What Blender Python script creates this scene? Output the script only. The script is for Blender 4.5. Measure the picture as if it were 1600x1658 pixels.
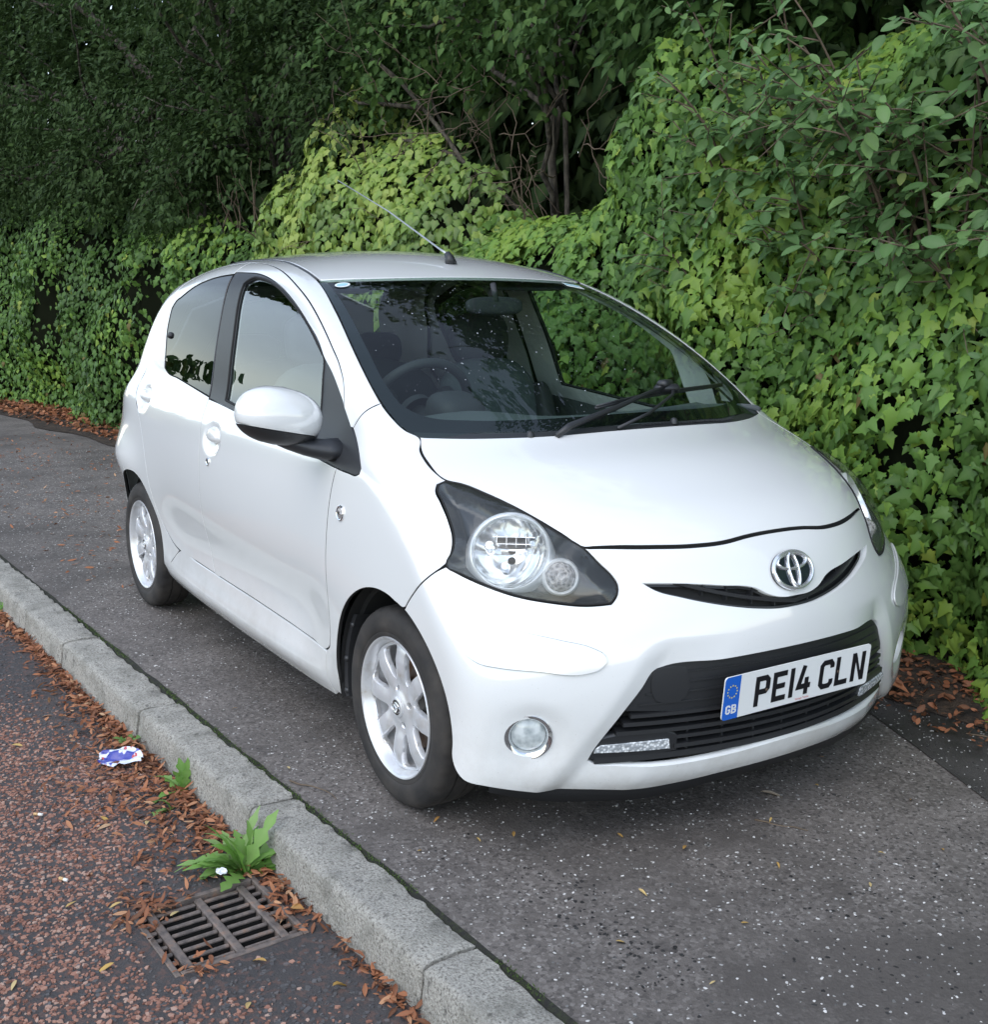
import bpy, math, random
import numpy as np
from mathutils import Vector, Matrix
from mathutils.geometry import delaunay_2d_cdt

for o in list(bpy.data.objects):
    bpy.data.objects.remove(o)
scene = bpy.context.scene
COL = scene.collection
R = math.radians
random.seed(7)
rng = np.random.default_rng(11)

# ------------------------------------------------------------------ camera
CAM_POS = np.array([2.6033, -2.1526, 1.3745])
CAM_YAW, CAM_PITCH, CAM_ROLL = 2.564566, -0.191122, 0.006486
def cam_axes():
    cy, sy, cp, sp = math.cos(CAM_YAW), math.sin(CAM_YAW), math.cos(CAM_PITCH), math.sin(CAM_PITCH)
    f = np.array([cp*cy, cp*sy, sp]); r = np.array([sy, -cy, 0]); u = np.cross(r, f)
    cr, sr = math.cos(CAM_ROLL), math.sin(CAM_ROLL)
    return cr*r+sr*u, -sr*r+cr*u, f
cam = bpy.data.cameras.new('camera')
cam.sensor_fit = 'HORIZONTAL'; cam.sensor_width = 36; cam.lens = 36*1871.3/1600
cam.clip_start = .05; cam.clip_end = 800
cam_ob = bpy.data.objects.new('camera', cam); COL.objects.link(cam_ob)
_r, _u, _f = cam_axes()
cam_ob.matrix_world = Matrix([[_r[i], _u[i], -_f[i], CAM_POS[i]] for i in range(3)] + [[0, 0, 0, 1]])
scene.camera = cam_ob

# ------------------------------------------------------------------ sky and light (bright overcast)
SUN_EL, SUN_AZ = R(52), R(-62)      # azimuth measured from +x towards +y: light comes from the open road side
world = bpy.data.worlds.new('World'); scene.world = world; world.use_nodes = True
nt = world.node_tree; nt.nodes.clear()
sky = nt.nodes.new('ShaderNodeTexSky'); sky.sky_type = 'NISHITA'; sky.sun_disc = False
sky.sun_elevation = SUN_EL; sky.sun_rotation = math.pi/2 - SUN_AZ
sky.air_density = 1.2; sky.dust_density = .6; sky.ozone_density = 1.0
hsv = nt.nodes.new('ShaderNodeHueSaturation'); hsv.inputs['Saturation'].default_value = .66
tc = nt.nodes.new('ShaderNodeTexCoord')
mp = nt.nodes.new('ShaderNodeMapping'); mp.inputs['Scale'].default_value = (1, 1, 2.4)
cn = nt.nodes.new('ShaderNodeTexNoise'); cn.inputs['Scale'].default_value = 2.2; cn.inputs['Detail'].default_value = 6
cr = nt.nodes.new('ShaderNodeMapRange'); cr.inputs[1].default_value = .35; cr.inputs[2].default_value = .7; cr.inputs[3].default_value = .82; cr.inputs[4].default_value = 1.22
mul = nt.nodes.new('ShaderNodeVectorMath'); mul.operation = 'SCALE'
bg = nt.nodes.new('ShaderNodeBackground'); bg.inputs['Strength'].default_value = .15
wo = nt.nodes.new('ShaderNodeOutputWorld')
L = nt.links.new
L(tc.outputs['Generated'], mp.inputs['Vector']); L(mp.outputs['Vector'], cn.inputs['Vector']); L(cn.outputs['Fac'], cr.inputs[0])
L(sky.outputs['Color'], hsv.inputs['Color']); L(hsv.outputs['Color'], mul.inputs[0]); L(cr.outputs[0], mul.inputs['Scale'])
L(mul.outputs[0], bg.inputs['Color']); L(bg.outputs['Background'], wo.inputs['Surface'])
sun = bpy.data.lights.new('sun', 'SUN'); sun.energy = .5; sun.angle = R(60); sun.color = (1, .95, .88)
sun_ob = bpy.data.objects.new('sun', sun); COL.objects.link(sun_ob)
sd = Vector((math.cos(SUN_EL)*math.cos(SUN_AZ), math.cos(SUN_EL)*math.sin(SUN_AZ), math.sin(SUN_EL)))
sun_ob.rotation_euler = sd.to_track_quat('Z', 'Y').to_euler(); sun_ob.location = sd*30
scene.view_settings.view_transform = 'Standard'; scene.view_settings.look = 'None'
scene.view_settings.exposure = 1.14; scene.view_settings.gamma = 1
scene.view_settings.use_curve_mapping = False

# ------------------------------------------------------------------ helpers
def tag(o, label=None, cat=None, group=None, kind=None):
    if label: o['label'] = label
    if cat: o['category'] = cat
    if group: o['group'] = group
    if kind: o['kind'] = kind
    return o
def empty(name, loc=(0, 0, 0), parent=None):
    o = bpy.data.objects.new(name, None); o.empty_display_size = .1; o.location = loc; COL.objects.link(o)
    if parent: o.parent = parent
    return o
def mesh(name, V, F, smooth=True, normals=None):
    me = bpy.data.meshes.new(name)
    V = np.asarray(V, np.float64)
    if isinstance(F, np.ndarray) and F.ndim == 2:
        n, k = F.shape
        me.vertices.add(len(V)); me.vertices.foreach_set('co', V.astype(np.float32).ravel())
        me.loops.add(n*k); me.loops.foreach_set('vertex_index', F.astype(np.int32).ravel())
        me.polygons.add(n); me.polygons.foreach_set('loop_start', np.arange(0, n*k, k, dtype=np.int32))
        me.polygons.foreach_set('loop_total', np.full(n, k, np.int32))
        me.update(calc_edges=True); me.validate()
    else:
        me.from_pydata([tuple(v) for v in V], [], [tuple(int(i) for i in f) for f in F]); me.update()
    me.polygons.foreach_set('use_smooth', np.full(len(me.polygons), bool(smooth)))
    if normals is not None and len(normals) == len(me.vertices):
        me.normals_split_custom_set_from_vertices([tuple(n) for n in normals])
    return me
def obj(name, me, mat=None, parent=None, loc=None):
    o = bpy.data.objects.new(name, me); COL.objects.link(o)
    if mat is not None and len(me.materials) == 0: me.materials.append(mat)
    if parent: o.parent = parent
    if loc is not None: o.location = loc
    return o
class MB:
    """collects simple shapes into one mesh"""
    def __init__(s): s.V = []; s.F = []
    def add(s, V, F):
        b = len(s.V); s.V += [tuple(v) for v in V]; s.F += [tuple(i+b for i in f) for f in F]; return s
    def box(s, c, d, M=None, bev=0):
        hx, hy, hz = [k/2 for k in d]
        if bev <= 0:
            V = [(x, y, z) for x in (-hx, hx) for y in (-hy, hy) for z in (-hz, hz)]
            F = [(0, 1, 3, 2), (4, 6, 7, 5), (0, 4, 5, 1), (2, 3, 7, 6), (0, 2, 6, 4), (1, 5, 7, 3)]
        else:
            b = min(bev, hx*.99, hy*.99, hz*.99); V = []; F = []; idx = {}
            for sx in (-1, 1):
                for sy in (-1, 1):
                    for sz in (-1, 1):
                        for ax in range(3):
                            p = [sx*(hx-b), sy*(hy-b), sz*(hz-b)]; p[ax] = (sx*hx, sy*hy, sz*hz)[ax]
                            idx[(sx, sy, sz, ax)] = len(V); V.append(tuple(p))
                        F.append([idx[(sx, sy, sz, a)] for a in ((0, 1, 2) if sx*sy*sz > 0 else (0, 2, 1))])
            for ax in range(3):
                o1, o2 = [a for a in range(3) if a != ax]
                for sg in (-1, 1):
                    q = []
                    for a, c2 in ((-1, -1), (1, -1), (1, 1), (-1, 1)):
                        k = [0, 0, 0]; k[ax] = sg; k[o1] = a; k[o2] = c2; q.append(idx[(*k, ax)])
                    F.append(q)
                for a in (-1, 1):
                    for c2 in (-1, 1):
                        q = []
                        for e, w in ((-1, o1), (-1, o2), (1, o2), (1, o1)):
                            k = [0, 0, 0]; k[ax] = e; k[o1] = a; k[o2] = c2; q.append(idx[(*k, w)])
                        F.append(q)
        if M is not None: V = [tuple(M @ Vector(v)) for v in V]
        s.add([(v[0]+c[0], v[1]+c[1], v[2]+c[2]) for v in V], F); return s
    def tube(s, pts, rad, n=8, cap=True):
        pts = [Vector(p) for p in pts]; m = len(pts)
        rads = rad if isinstance(rad, (list, tuple, np.ndarray)) else [rad]*m
        b = len(s.V); up = None
        for i, p in enumerate(pts):
            t = (pts[min(i+1, m-1)]-pts[max(i-1, 0)]).normalized()
            if up is None: up = t.orthogonal().normalized()
            u = (up - t*up.dot(t)).normalized(); v = t.cross(u); up = u
            for k in range(n):
                a = 2*math.pi*k/n; s.V.append(tuple(p+(u*math.cos(a)+v*math.sin(a))*rads[i]))
        for i in range(m-1):
            for k in range(n):
                s.F.append((b+i*n+k, b+i*n+(k+1) % n, b+(i+1)*n+(k+1) % n, b+(i+1)*n+k))
        if cap:
            s.F.append(tuple(b+k for k in range(n))[::-1]); s.F.append(tuple(b+(m-1)*n+k for k in range(n)))
        return s
    def lathe(s, prof, n=48, axis='y', c=(0, 0, 0), a0=0, a1=2*math.pi):
        full = abs(a1-a0-2*math.pi) < 1e-6; cnt = n if full else n+1; b = len(s.V)
        for (r, h) in prof:
            for k in range(cnt):
                a = a0+(a1-a0)*k/n; ca, sa = r*math.cos(a), r*math.sin(a)
                v = {'y': (ca, h, sa), 'z': (ca, sa, h), 'x': (h, ca, sa)}[axis]
                s.V.append((v[0]+c[0], v[1]+c[1], v[2]+c[2]))
        for i in range(len(prof)-1):
            for k in range(n):
                k2 = (k+1) % cnt
                s.F.append((b+i*cnt+k, b+i*cnt+k2, b+(i+1)*cnt+k2, b+(i+1)*cnt+k))
        return s
    def build(s, name, mat, parent=None, smooth=False, angle=None, loc=None):
        me = mesh(name, s.V, s.F, smooth)
        if smooth and angle: smooth_by_angle(me, angle)
        return obj(name, me, mat, parent, loc)
def smooth_by_angle(me, deg):
    import bmesh
    bm = bmesh.new(); bm.from_mesh(me); bmesh.ops.recalc_face_normals(bm, faces=bm.faces)
    for e in bm.edges:
        e.smooth = not (len(e.link_faces) == 2 and e.calc_face_angle(0) > math.radians(deg))
    bm.to_mesh(me); bm.free()

# ------------------------------------------------------------------ materials
def mat(name, color=(.5, .5, .5), rough=.5, metal=0, coat=0, spec=.5, **kw):
    m = bpy.data.materials.new(name); m.use_nodes = True
    b = m.node_tree.nodes['Principled BSDF']
    b.inputs['Base Color'].default_value = (*color, 1); b.inputs['Roughness'].default_value = rough
    b.inputs['Metallic'].default_value = metal; b.inputs['Coat Weight'].default_value = coat
    b.inputs['Coat Roughness'].default_value = .04; b.inputs['Specular IOR Level'].default_value = spec
    return m
class NT:
    def __init__(s, m): s.m = m; s.t = m.node_tree; s.b = s.t.nodes['Principled BSDF']
    def n(s, typ, **kw):
        d = s.t.nodes.new('ShaderNode'+typ)
        for k, v in kw.items():
            if k in ('operation', 'blend_type', 'data_type', 'attribute_name', 'attribute_type', 'feature', 'distance', 'noise_dimensions', 'wave_type'): setattr(d, k, v)
            else: d.inputs[k.replace('_', ' ')].default_value = v
        return d
    def l(s, a, b): s.t.links.new(a, b)
    def coord(s, kind='Object', scale=None):
        c = s.n('TexCoord').outputs[kind]
        if scale is not None:
            mp = s.n('Mapping'); mp.inputs['Scale'].default_value = scale; s.l(c, mp.inputs['Vector']); return mp.outputs['Vector']
        return c
    def noise(s, vec, scale, detail=4, rough=.55):
        d = s.n('TexNoise', Scale=scale, Detail=detail, Roughness=rough)
        if vec is not None: s.l(vec, d.inputs['Vector'])
        return d.outputs['Fac']
    def ramp(s, fac, stops):
        d = s.t.nodes.new('ShaderNodeValToRGB'); e = d.color_ramp.elements
        while len(e) < len(stops): e.new(.5)
        for i, (p, c) in enumerate(stops): e[i].position = p; e[i].color = (*c, 1) if len(c) == 3 else c
        s.l(fac, d.inputs['Fac']); return d.outputs['Color']
    def mix(s, fac, a, b, mode='MIX'):
        d = s.t.nodes.new('ShaderNodeMix'); d.data_type = 'RGBA'; d.blend_type = mode
        for inp, v in ((d.inputs[0], fac), (d.inputs[6], a), (d.inputs[7], b)):
            if isinstance(v, (int, float)): inp.default_value = v
            elif isinstance(v, tuple): inp.default_value = (*v, 1)
            else: s.l(v, inp)
        return d.outputs[2]
    def math(s, op, a, b=0.):
        d = s.n('Math', operation=op)
        for i, v in enumerate((a, b)):
            if isinstance(v, (int, float)): d.inputs[i].default_value = v
            else: s.l(v, d.inputs[i])
        return d.outputs[0]
    def bump(s, h, strength=.4, dist=.01, base=None):
        d = s.n('Bump', Strength=strength, Distance=dist); s.l(h, d.inputs['Height'])
        if base is not None: s.l(base, d.inputs['Normal'])
        s.l(d.outputs['Normal'], s.b.inputs['Normal']); return d.outputs['Normal']
    def color(s, c): s.l(c, s.b.inputs['Base Color'])
    def rough(s, c): s.l(c, s.b.inputs['Roughness'])
def glass_mat(name, tint=(.8, .9, .87), refl=1.45, rough=0.0, haze=None):
    m = bpy.data.materials.new(name); m.use_nodes = True; t = m.node_tree; t.nodes.clear()
    tr = t.nodes.new('ShaderNodeBsdfTransparent'); tr.inputs['Color'].default_value = (*tint, 1)
    gl = t.nodes.new('ShaderNodeBsdfGlossy'); gl.inputs['Roughness'].default_value = rough
    fr = t.nodes.new('ShaderNodeFresnel'); ge = t.nodes.new('ShaderNodeNewGeometry'); mr_ = t.nodes.new('ShaderNodeMapRange')
    mr_.inputs[3].default_value = refl; mr_.inputs[4].default_value = 1/refl      # thin pane: the same reflection from both faces
    t.links.new(ge.outputs['Backfacing'], mr_.inputs[0]); t.links.new(mr_.outputs[0], fr.inputs['IOR'])
    mx = t.nodes.new('ShaderNodeMixShader'); ou = t.nodes.new('ShaderNodeOutputMaterial')
    base = tr.outputs[0]
    if haze:                                   # sun-hazed plastic scatters a little
        df = t.nodes.new('ShaderNodeBsdfDiffuse'); df.inputs['Color'].default_value = (*haze[1], 1); m2 = t.nodes.new('ShaderNodeMixShader'); m2.inputs[0].default_value = haze[0]
        t.links.new(tr.outputs[0], m2.inputs[1]); t.links.new(df.outputs[0], m2.inputs[2]); base = m2.outputs[0]
    t.links.new(fr.outputs[0], mx.inputs[0]); t.links.new(base, mx.inputs[1]); t.links.new(gl.outputs[0], mx.inputs[2])
    t.links.new(mx.outputs[0], ou.inputs['Surface'])
    return m
# ------------------------------------------------------------------ car body surface (implicit shape, car axes: x forward, y left, z up)
class CS:
    def __init__(s,pts):
        a=np.array(pts,float);a=a[np.argsort(a[:,0])];x,y=a[:,0],a[:,1];n=len(x);h=np.diff(x)
        A=np.eye(n);r=np.zeros(n)
        for i in range(1,n-1):
            A[i,i-1]=h[i-1];A[i,i]=2*(h[i-1]+h[i]);A[i,i+1]=h[i];r[i]=6*((y[i+1]-y[i])/h[i]-(y[i]-y[i-1])/h[i-1])
        s.x,s.y,s.h,s.m=x,y,h,np.linalg.solve(A,r)
    def __call__(s,t):
        t=np.asarray(t,float);tc=np.clip(t,s.x[0],s.x[-1])
        i=np.clip(np.searchsorted(s.x,tc)-1,0,len(s.h)-1);h=s.h[i];a=s.x[i+1]-tc;b=tc-s.x[i]
        v=(s.m[i]*a**3+s.m[i+1]*b**3)/(6*h)+(s.y[i]/h-s.m[i]*h/6)*a+(s.y[i+1]/h-s.m[i+1]*h/6)*b
        h0=s.h[0];d0=(s.y[1]-s.y[0])/h0-h0*s.m[1]/6;h1=s.h[-1];d1=(s.y[-1]-s.y[-2])/h1+h1*s.m[-2]/6
        return v+np.where(t<s.x[0],(t-s.x[0])*d0,0)+np.where(t>s.x[-1],(t-s.x[-1])*d1,0)
# centre-line top profile: cowl ~ (0.09, .99)
TOP=CS([(-3.0,.62),(-2.75,.95),(-2.62,1.16),(-2.46,1.36),(-2.25,1.45),(-1.9,1.502),(-1.5,1.514),(-1.15,1.489),(-.88,1.427),(-.6,1.325),(-.3,1.19),(0,1.043),(.12,.99),(.3,.937),(.45,.876),(.55,.826),(.64,.765),(.8,.62)])
SHIFT=CS([(-2.7,-.25),(-2.0,-.1),(-1.4,.05),(-.9,.12),(-.5,.3),(0,.5),(.3,.45),(.7,.35)])
CROWN=CS([(-2.7,.10),(-2.,.17),(-1.3,.175),(-.9,.14),(-.4,.06),(0,.03),(.3,.08),(.7,.12)])
PLAN=CS([(-2.75,.715),(-2.55,.755),(-2.3,.772),(-1.8,.79),(-1.2,.802),(-.6,.802),(-.2,.80),(.2,.803),(.5,.805),(.8,.79)])
SECT=CS([(.1,-.085),(.2,-.045),(.28,-.022),(.4,-.012),(.55,0),(.7,.002),(.82,-.008),(.9,-.026),(.97,-.056),(1.1,-.092),(1.25,-.132),(1.36,-.168),(1.45,-.212),(1.55,-.29)])
FX=CS([(.1,.60),(.2,.655),(.27,.675),(.38,.693),(.5,.70),(.58,.693),(.68,.665),(.76,.635),(.85,.585),(1.0,.48)])
FY=CS([(.1,.36),(.28,.42),(.5,.46),(.68,.62),(.8,.72),(1.0,.8)])
KT=CS([(-2.8,.10),(-2.2,.11),(-1.4,.09),(-.8,.055),(-.3,.06),(0,.10),(.3,.12),(.7,.12)])
def smax(a,b,k):
    h=np.maximum(k-np.abs(a-b),0)/k
    return np.maximum(a,b)+h*h*h*k/6
def body_w(x,z):
    w=PLAN(x)+SECT(z)
    # wheel-arch flares
    for cx,am,zz in ((0.0,.018,.42),(-2.34,.012,.52)):
        w=w+am*np.exp(-((x-cx)/.34)**2-((z-zz)/.22)**2)
    # sill flare + door hollow
    m=1/(1+np.exp(-(x+2.0)/.08))/(1+np.exp((x+.42)/.06))
    w=w+m*(.02*np.exp(-((z-.235)/.055)**2)-.018*np.exp(-((z-.42)/.13)**2))
    w=w+.055/(1+np.exp(-(x-.25)/.06))*np.exp(-((z-.17)/.1)**2)
    w=w+.022*np.exp(-((x+2.5)/.22)**2-((z-.93)/.07)**2)+.034*np.exp(-((x+2.52)/.18)**2-((z-.66)/.09)**2)
    return w
def body_f(x,y,z):

    y=np.abs(y)
    gs=(y-body_w(x,z))*.92
    xs=x+SHIFT(x)*y*y
    gt=(z-TOP(xs)+CROWN(xs)*y*y)*.85
    gf=(x-FX(z)+FY(z)*y*y)*.85
    gr=(-2.80-x+.14*y*y+.16*np.clip(z-.5,0,1)**2)*.9
    g=smax(gt,gs,KT(x))
    g=smax(g,gf,.09)
    g=smax(g,gr,.12)
    return g
def body_grad(X, e=2e-4):
    g = np.stack([body_f(*(X+d).T)-body_f(*(X-d).T) for d in np.eye(3)*e], 1)
    return g/np.linalg.norm(g, axis=1)[:, None]
LAMP_N = np.array([.62, -.56, .55]); LAMP_N /= np.linalg.norm(LAMP_N)
LAMP_U = np.cross([0, 0, 1], LAMP_N); LAMP_U /= np.linalg.norm(LAMP_U); LAMP_V = np.cross(LAMP_N, LAMP_U)
LAMP_O = np.array([.33, -.62, .765])
K = .75
def dom_rays(dom, ab):
    a, b = ab[:, 0], ab[:, 1]; z = np.zeros_like(a)
    if dom == 'A': return np.stack([a, z, z+.75], 1), np.stack([z, -np.cos(b/K), np.sin(b/K)], 1)
    if dom == 'T': return np.stack([a, b, z+.3], 1), np.stack([z, z, z+1], 1)
    if dom == 'C': return np.stack([z-.1, z, b], 1), np.stack([np.cos(a/K), np.sin(a/K), z], 1)
    if dom == 'F': return np.stack([z-.1, a, b], 1), np.stack([z+1, z, z], 1)
    if dom == 'R': return np.stack([z-2.1, z, b], 1), np.stack([-np.cos(a/K), np.sin(a/K), z], 1)
    if dom == 'L': return LAMP_O-.25*LAMP_N+a[:, None]*LAMP_U+b[:, None]*LAMP_V, np.tile(LAMP_N, (len(a), 1))
def to_dom(dom, P):
    P = np.asarray(P, float); x, y, z = P.T
    if dom == 'A': return np.stack([x, K*np.arctan2(z-.75, np.abs(y))], 1)
    if dom == 'T': return np.stack([x, y], 1)
    if dom == 'C': return np.stack([K*np.arctan2(y, x+.1), z], 1)
    if dom == 'R': return np.stack([K*np.arctan2(y, -(x+2.1)), z], 1)
    if dom == 'L': return np.stack([(P-LAMP_O)@LAMP_U, (P-LAMP_O)@LAMP_V], 1)
def lift(dom, ab, it=22):
    o, d = dom_rays(dom, np.asarray(ab, float)); lo = np.zeros(len(o)); hi = np.full(len(o), 1.25)
    for _ in range(it):
        m = (lo+hi)/2; X = o+d*m[:, None]; i = body_f(X[:, 0], X[:, 1], X[:, 2]) < 0
        lo = np.where(i, m, lo); hi = np.where(i, hi, m)
    return o+d*((lo+hi)/2)[:, None]
def resample(pts, step, closed=True, corner=50):
    P = np.asarray(pts, float); n = len(P); out = []
    def tan(i):
        if not closed and i in (0, n-1): return None
        a = P[i]-P[i-1]; b = P[(i+1) % n]-P[i]; la, lb = np.linalg.norm(a)+1e-12, np.linalg.norm(b)+1e-12
        c = np.clip(a@b/(la*lb), -1, 1)
        if math.degrees(math.acos(c)) > corner: return None
        t = (a/la*lb+b/lb*la)/(la+lb); return t/(np.linalg.norm(t)+1e-12)
    T = [tan(i) for i in range(n)]
    for i in range(n if closed else n-1):
        p, q = P[i], P[(i+1) % n]; d = q-p; l = np.linalg.norm(d); k = max(1, int(round(l/step)))
        t0, t1 = T[i], T[(i+1) % n]
        m0 = d if t0 is None else t0*l; m1 = d if t1 is None else t1*l
        if t0 is None and t1 is not None: m0 = 1.5*d-.5*m1
        if t1 is None and t0 is not None: m1 = 1.5*d-.5*m0
        for s in range(k):
            u = s/k; out.append((2*u**3-3*u*u+1)*p+(u**3-2*u*u+u)*m0+(-2*u**3+3*u*u)*q+(u**3-u*u)*m1)
    if not closed: out.append(P[-1])
    return np.array(out)
def area2(P): x, y = P.T; return .5*np.sum(x*np.roll(y, -1)-np.roll(x, -1)*y)
def offset(P, d):
    """move a dense closed 2D outline inwards by d"""
    s = 1 if area2(P) > 0 else -1
    t = np.roll(P, -1, 0)-np.roll(P, 1, 0); t /= np.linalg.norm(t, axis=1)[:, None]+1e-12
    return P+s*d*np.stack([-t[:, 1], t[:, 0]], 1)
def inside(P, q):
    x, y = q[:, 0][:, None], q[:, 1][:, None]; x0, y0 = P.T; x1, y1 = np.roll(P, -1, 0).T
    c = ((y0 > y) != (y1 > y)) & (x < (x1-x0)*(y-y0)/(y1-y0+1e-15)+x0)
    return c.sum(1) % 2 == 1
def seg_dist(P, q, closed=True):
    a = P; b = np.roll(P, -1, 0)
    if not closed: a, b = P[:-1], P[1:]
    d = b-a; t = np.clip(((q[:, None]-a)*d).sum(2)/((d*d).sum(1)+1e-15), 0, 1)
    return np.sqrt((((a+t[..., None]*d)-q[:, None])**2).sum(2).min(1))
def fill2d(outer, holes=(), h=.022):
    loops = [outer]+list(holes); pts = [tuple(p) for l in loops for p in l]; edges = []; b = 0
    for l in loops: n = len(l); edges += [(b+i, b+(i+1) % n) for i in range(n)]; b += n
    lo, hi = outer.min(0), outer.max(0); g = []
    ys = np.arange(lo[1]+h/2, hi[1], h*.87)
    for j, y in enumerate(ys): g += [(x, y) for x in np.arange(lo[0]+(h/2 if j % 2 else 0), hi[0], h)]
    if g:
        g = np.array(g); k = inside(outer, g)
        for q in holes: k &= ~inside(q, g)
        g = g[k]
        if len(g):
            dd = np.concatenate([np.min([seg_dist(l, c) for l in loops], axis=0) for c in np.array_split(g, max(1, len(g)//400))])
            g = g[dd > .55*h]; pts += [tuple(p) for p in g]
    V, _, F, *_ = delaunay_2d_cdt([Vector(p) for p in pts], edges, [], 0, 1e-7)
    V = np.array([tuple(v) for v in V]); F = np.array([f for f in F if len(f) == 3])
    c = V[F].mean(1); k = inside(outer, c)
    for q in holes: k &= ~inside(q, c)
    return V, F[k]
def boundary_edges(F):
    e = {}
    for f in F:
        for i in range(len(f)):
            a, b = f[i], f[(i+1) % len(f)]; e[(a, b)] = 1
    return [(a, b) for (a, b) in e if (b, a) not in e]
def panel_data(dom, outline, holes=(), h=.022, gap=.002, flange=.012, disp=0., step=.011, hole_gap=0., pre=False):
    """sheet lifted onto the body surface from a 2D outline, with turned-in edges"""
    o2 = outline if pre else offset(resample(outline, step), gap)
    h2 = [q if pre else offset(resample(q, step), -hole_gap) for q in holes]
    V2, F = fill2d(o2, h2, h)
    X = lift(dom, V2); N = body_grad(X)
    dv = disp(X, V2) if callable(disp) else disp
    X = X+N*np.broadcast_to(np.asarray(dv, float), (len(X),))[:, None]
    fn = np.cross(X[F[:, 1]]-X[F[:, 0]], X[F[:, 2]]-X[F[:, 0]])
    if (fn*N[F[:, 0]]).sum() < 0: F = F[:, ::-1]
    if callable(disp):
        fn = np.cross(X[F[:, 1]]-X[F[:, 0]], X[F[:, 2]]-X[F[:, 0]]); vn = np.zeros_like(X)
        for k in range(3): np.add.at(vn, F[:, k], fn)
        N2 = vn/(np.linalg.norm(vn, axis=1)[:, None]+1e-15)
    else: N2 = N
    if flange > 0:
        be = boundary_edges(F); bv = sorted({a for e in be for a in e})
        n0 = len(X); m1 = {v: n0+i for i, v in enumerate(bv)}; m2 = {v: n0+len(bv)+i for i, v in enumerate(bv)}
        # outward direction of each boundary edge, for the rounded lip normal
        od = np.zeros((len(X), 3))
        for a, b in be:
            d = np.cross(X[b]-X[a], N[a]); d /= np.linalg.norm(d)+1e-15; od[a] += d; od[b] += d
        od = od[bv]; od /= np.linalg.norm(od, axis=1)[:, None]+1e-15
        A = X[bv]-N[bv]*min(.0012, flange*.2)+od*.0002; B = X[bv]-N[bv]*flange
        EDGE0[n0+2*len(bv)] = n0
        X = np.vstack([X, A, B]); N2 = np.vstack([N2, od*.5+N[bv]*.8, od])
        Fx = []
        for a, b in be: Fx += [(a, m1[a], m1[b]), (a, m1[b], b), (m1[a], m2[a], m2[b]), (m1[a], m2[b], m1[b])]
        F = np.vstack([F, np.array(Fx)]); 
    return X, np.ascontiguousarray(F), N2
def flipped(d):
    X, F, N = d; return X*[1, -1, 1], np.ascontiguousarray(F[:, ::-1]), N*[1, -1, 1]
def panel_obj(name, d, m, parent, edge=None):
    X, F, N = d; me = mesh(name, X, F, True, N/np.linalg.norm(N, axis=1)[:, None]); o = obj(name, me, m, parent)
    if edge is not None:      # turned-in edges coloured black to stand in for shade in the gaps
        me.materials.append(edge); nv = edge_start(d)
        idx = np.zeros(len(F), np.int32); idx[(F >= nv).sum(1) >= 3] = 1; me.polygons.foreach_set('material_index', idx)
    return o
def edge_start(d):
    return EDGE0.get(len(d[0]), 10**9)
EDGE0 = {}
def seal_data(dom, outline, w=.009, depth=.010, closed=True):
    p = resample(outline, .02, closed)
    t = (np.roll(p, -1, 0)-np.roll(p, 1, 0)) if closed else np.gradient(p, axis=0)
    t /= np.linalg.norm(t, axis=1)[:, None]+1e-12; n = np.stack([-t[:, 1], t[:, 0]], 1)
    a, b = lift(dom, p-n*w), lift(dom, p+n*w); a = a-body_grad(a)*depth; b = b-body_grad(b)*depth; k = len(p)
    F = [(i, (i+1) % k, k+(i+1) % k, k+i) for i in range(k if closed else k-1)]
    return np.vstack([a, b]), np.array(F), None
def seal_obj(dom, outline, m, parent, both=False, **kw):
    X, F, _ = seal_data(dom, outline, **kw)
    obj('seam_seal_shade', mesh('seam_seal_shade', X, F), m, parent)  # dark strip put in for the seal and the darkness inside the gap
    if both: obj('seam_seal_shade', mesh('seam_seal_shade', X*[1, -1, 1], F), m, both)
# ------------------------------------------------------------------ ground: road, kerb, pavement
ROAD_Z = -.105
def kerb_back(x): return -.986+.037*np.asarray(x, float)
def hedge_y(x): return np.interp(x, [-30, -22, -16, -12, -8.5, -5, -2, 0, 1, 3], [-5, -2.5, -.5, .37, .87, 1.15, 1.24, 1.26, 1.34, 1.45])
class Lattice:
    """smooth value noise on numpy arrays"""
    def __init__(s, seed): s.t = np.random.default_rng(seed).random((64, 64, 64))
    def __call__(s, x, y, z=0.):
        x, y, z = np.broadcast_arrays(np.asarray(x, float), np.asarray(y, float), np.asarray(z, float)); o = 0
        i, j, k = np.floor(x).astype(int), np.floor(y).astype(int), np.floor(z).astype(int); f = [v-np.floor(v) for v in (x, y, z)]; f = [v*v*(3-2*v) for v in f]
        for a in (0, 1):
            for b in (0, 1):
                for c in (0, 1): o = o+s.t[(i+a) % 64, (j+b) % 64, (k+c) % 64]*(f[0] if a else 1-f[0])*(f[1] if b else 1-f[1])*(f[2] if c else 1-f[2])
        return o
NZ = Lattice(3)
def fbm(x, y, z=0., o=3): return sum(NZ(x*2**i+7.3*i, y*2**i+3.1*i, np.asarray(z)*2**i+1.7*i)/2**i for i in range(o))/sum(.5**i for i in range(o))

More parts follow.
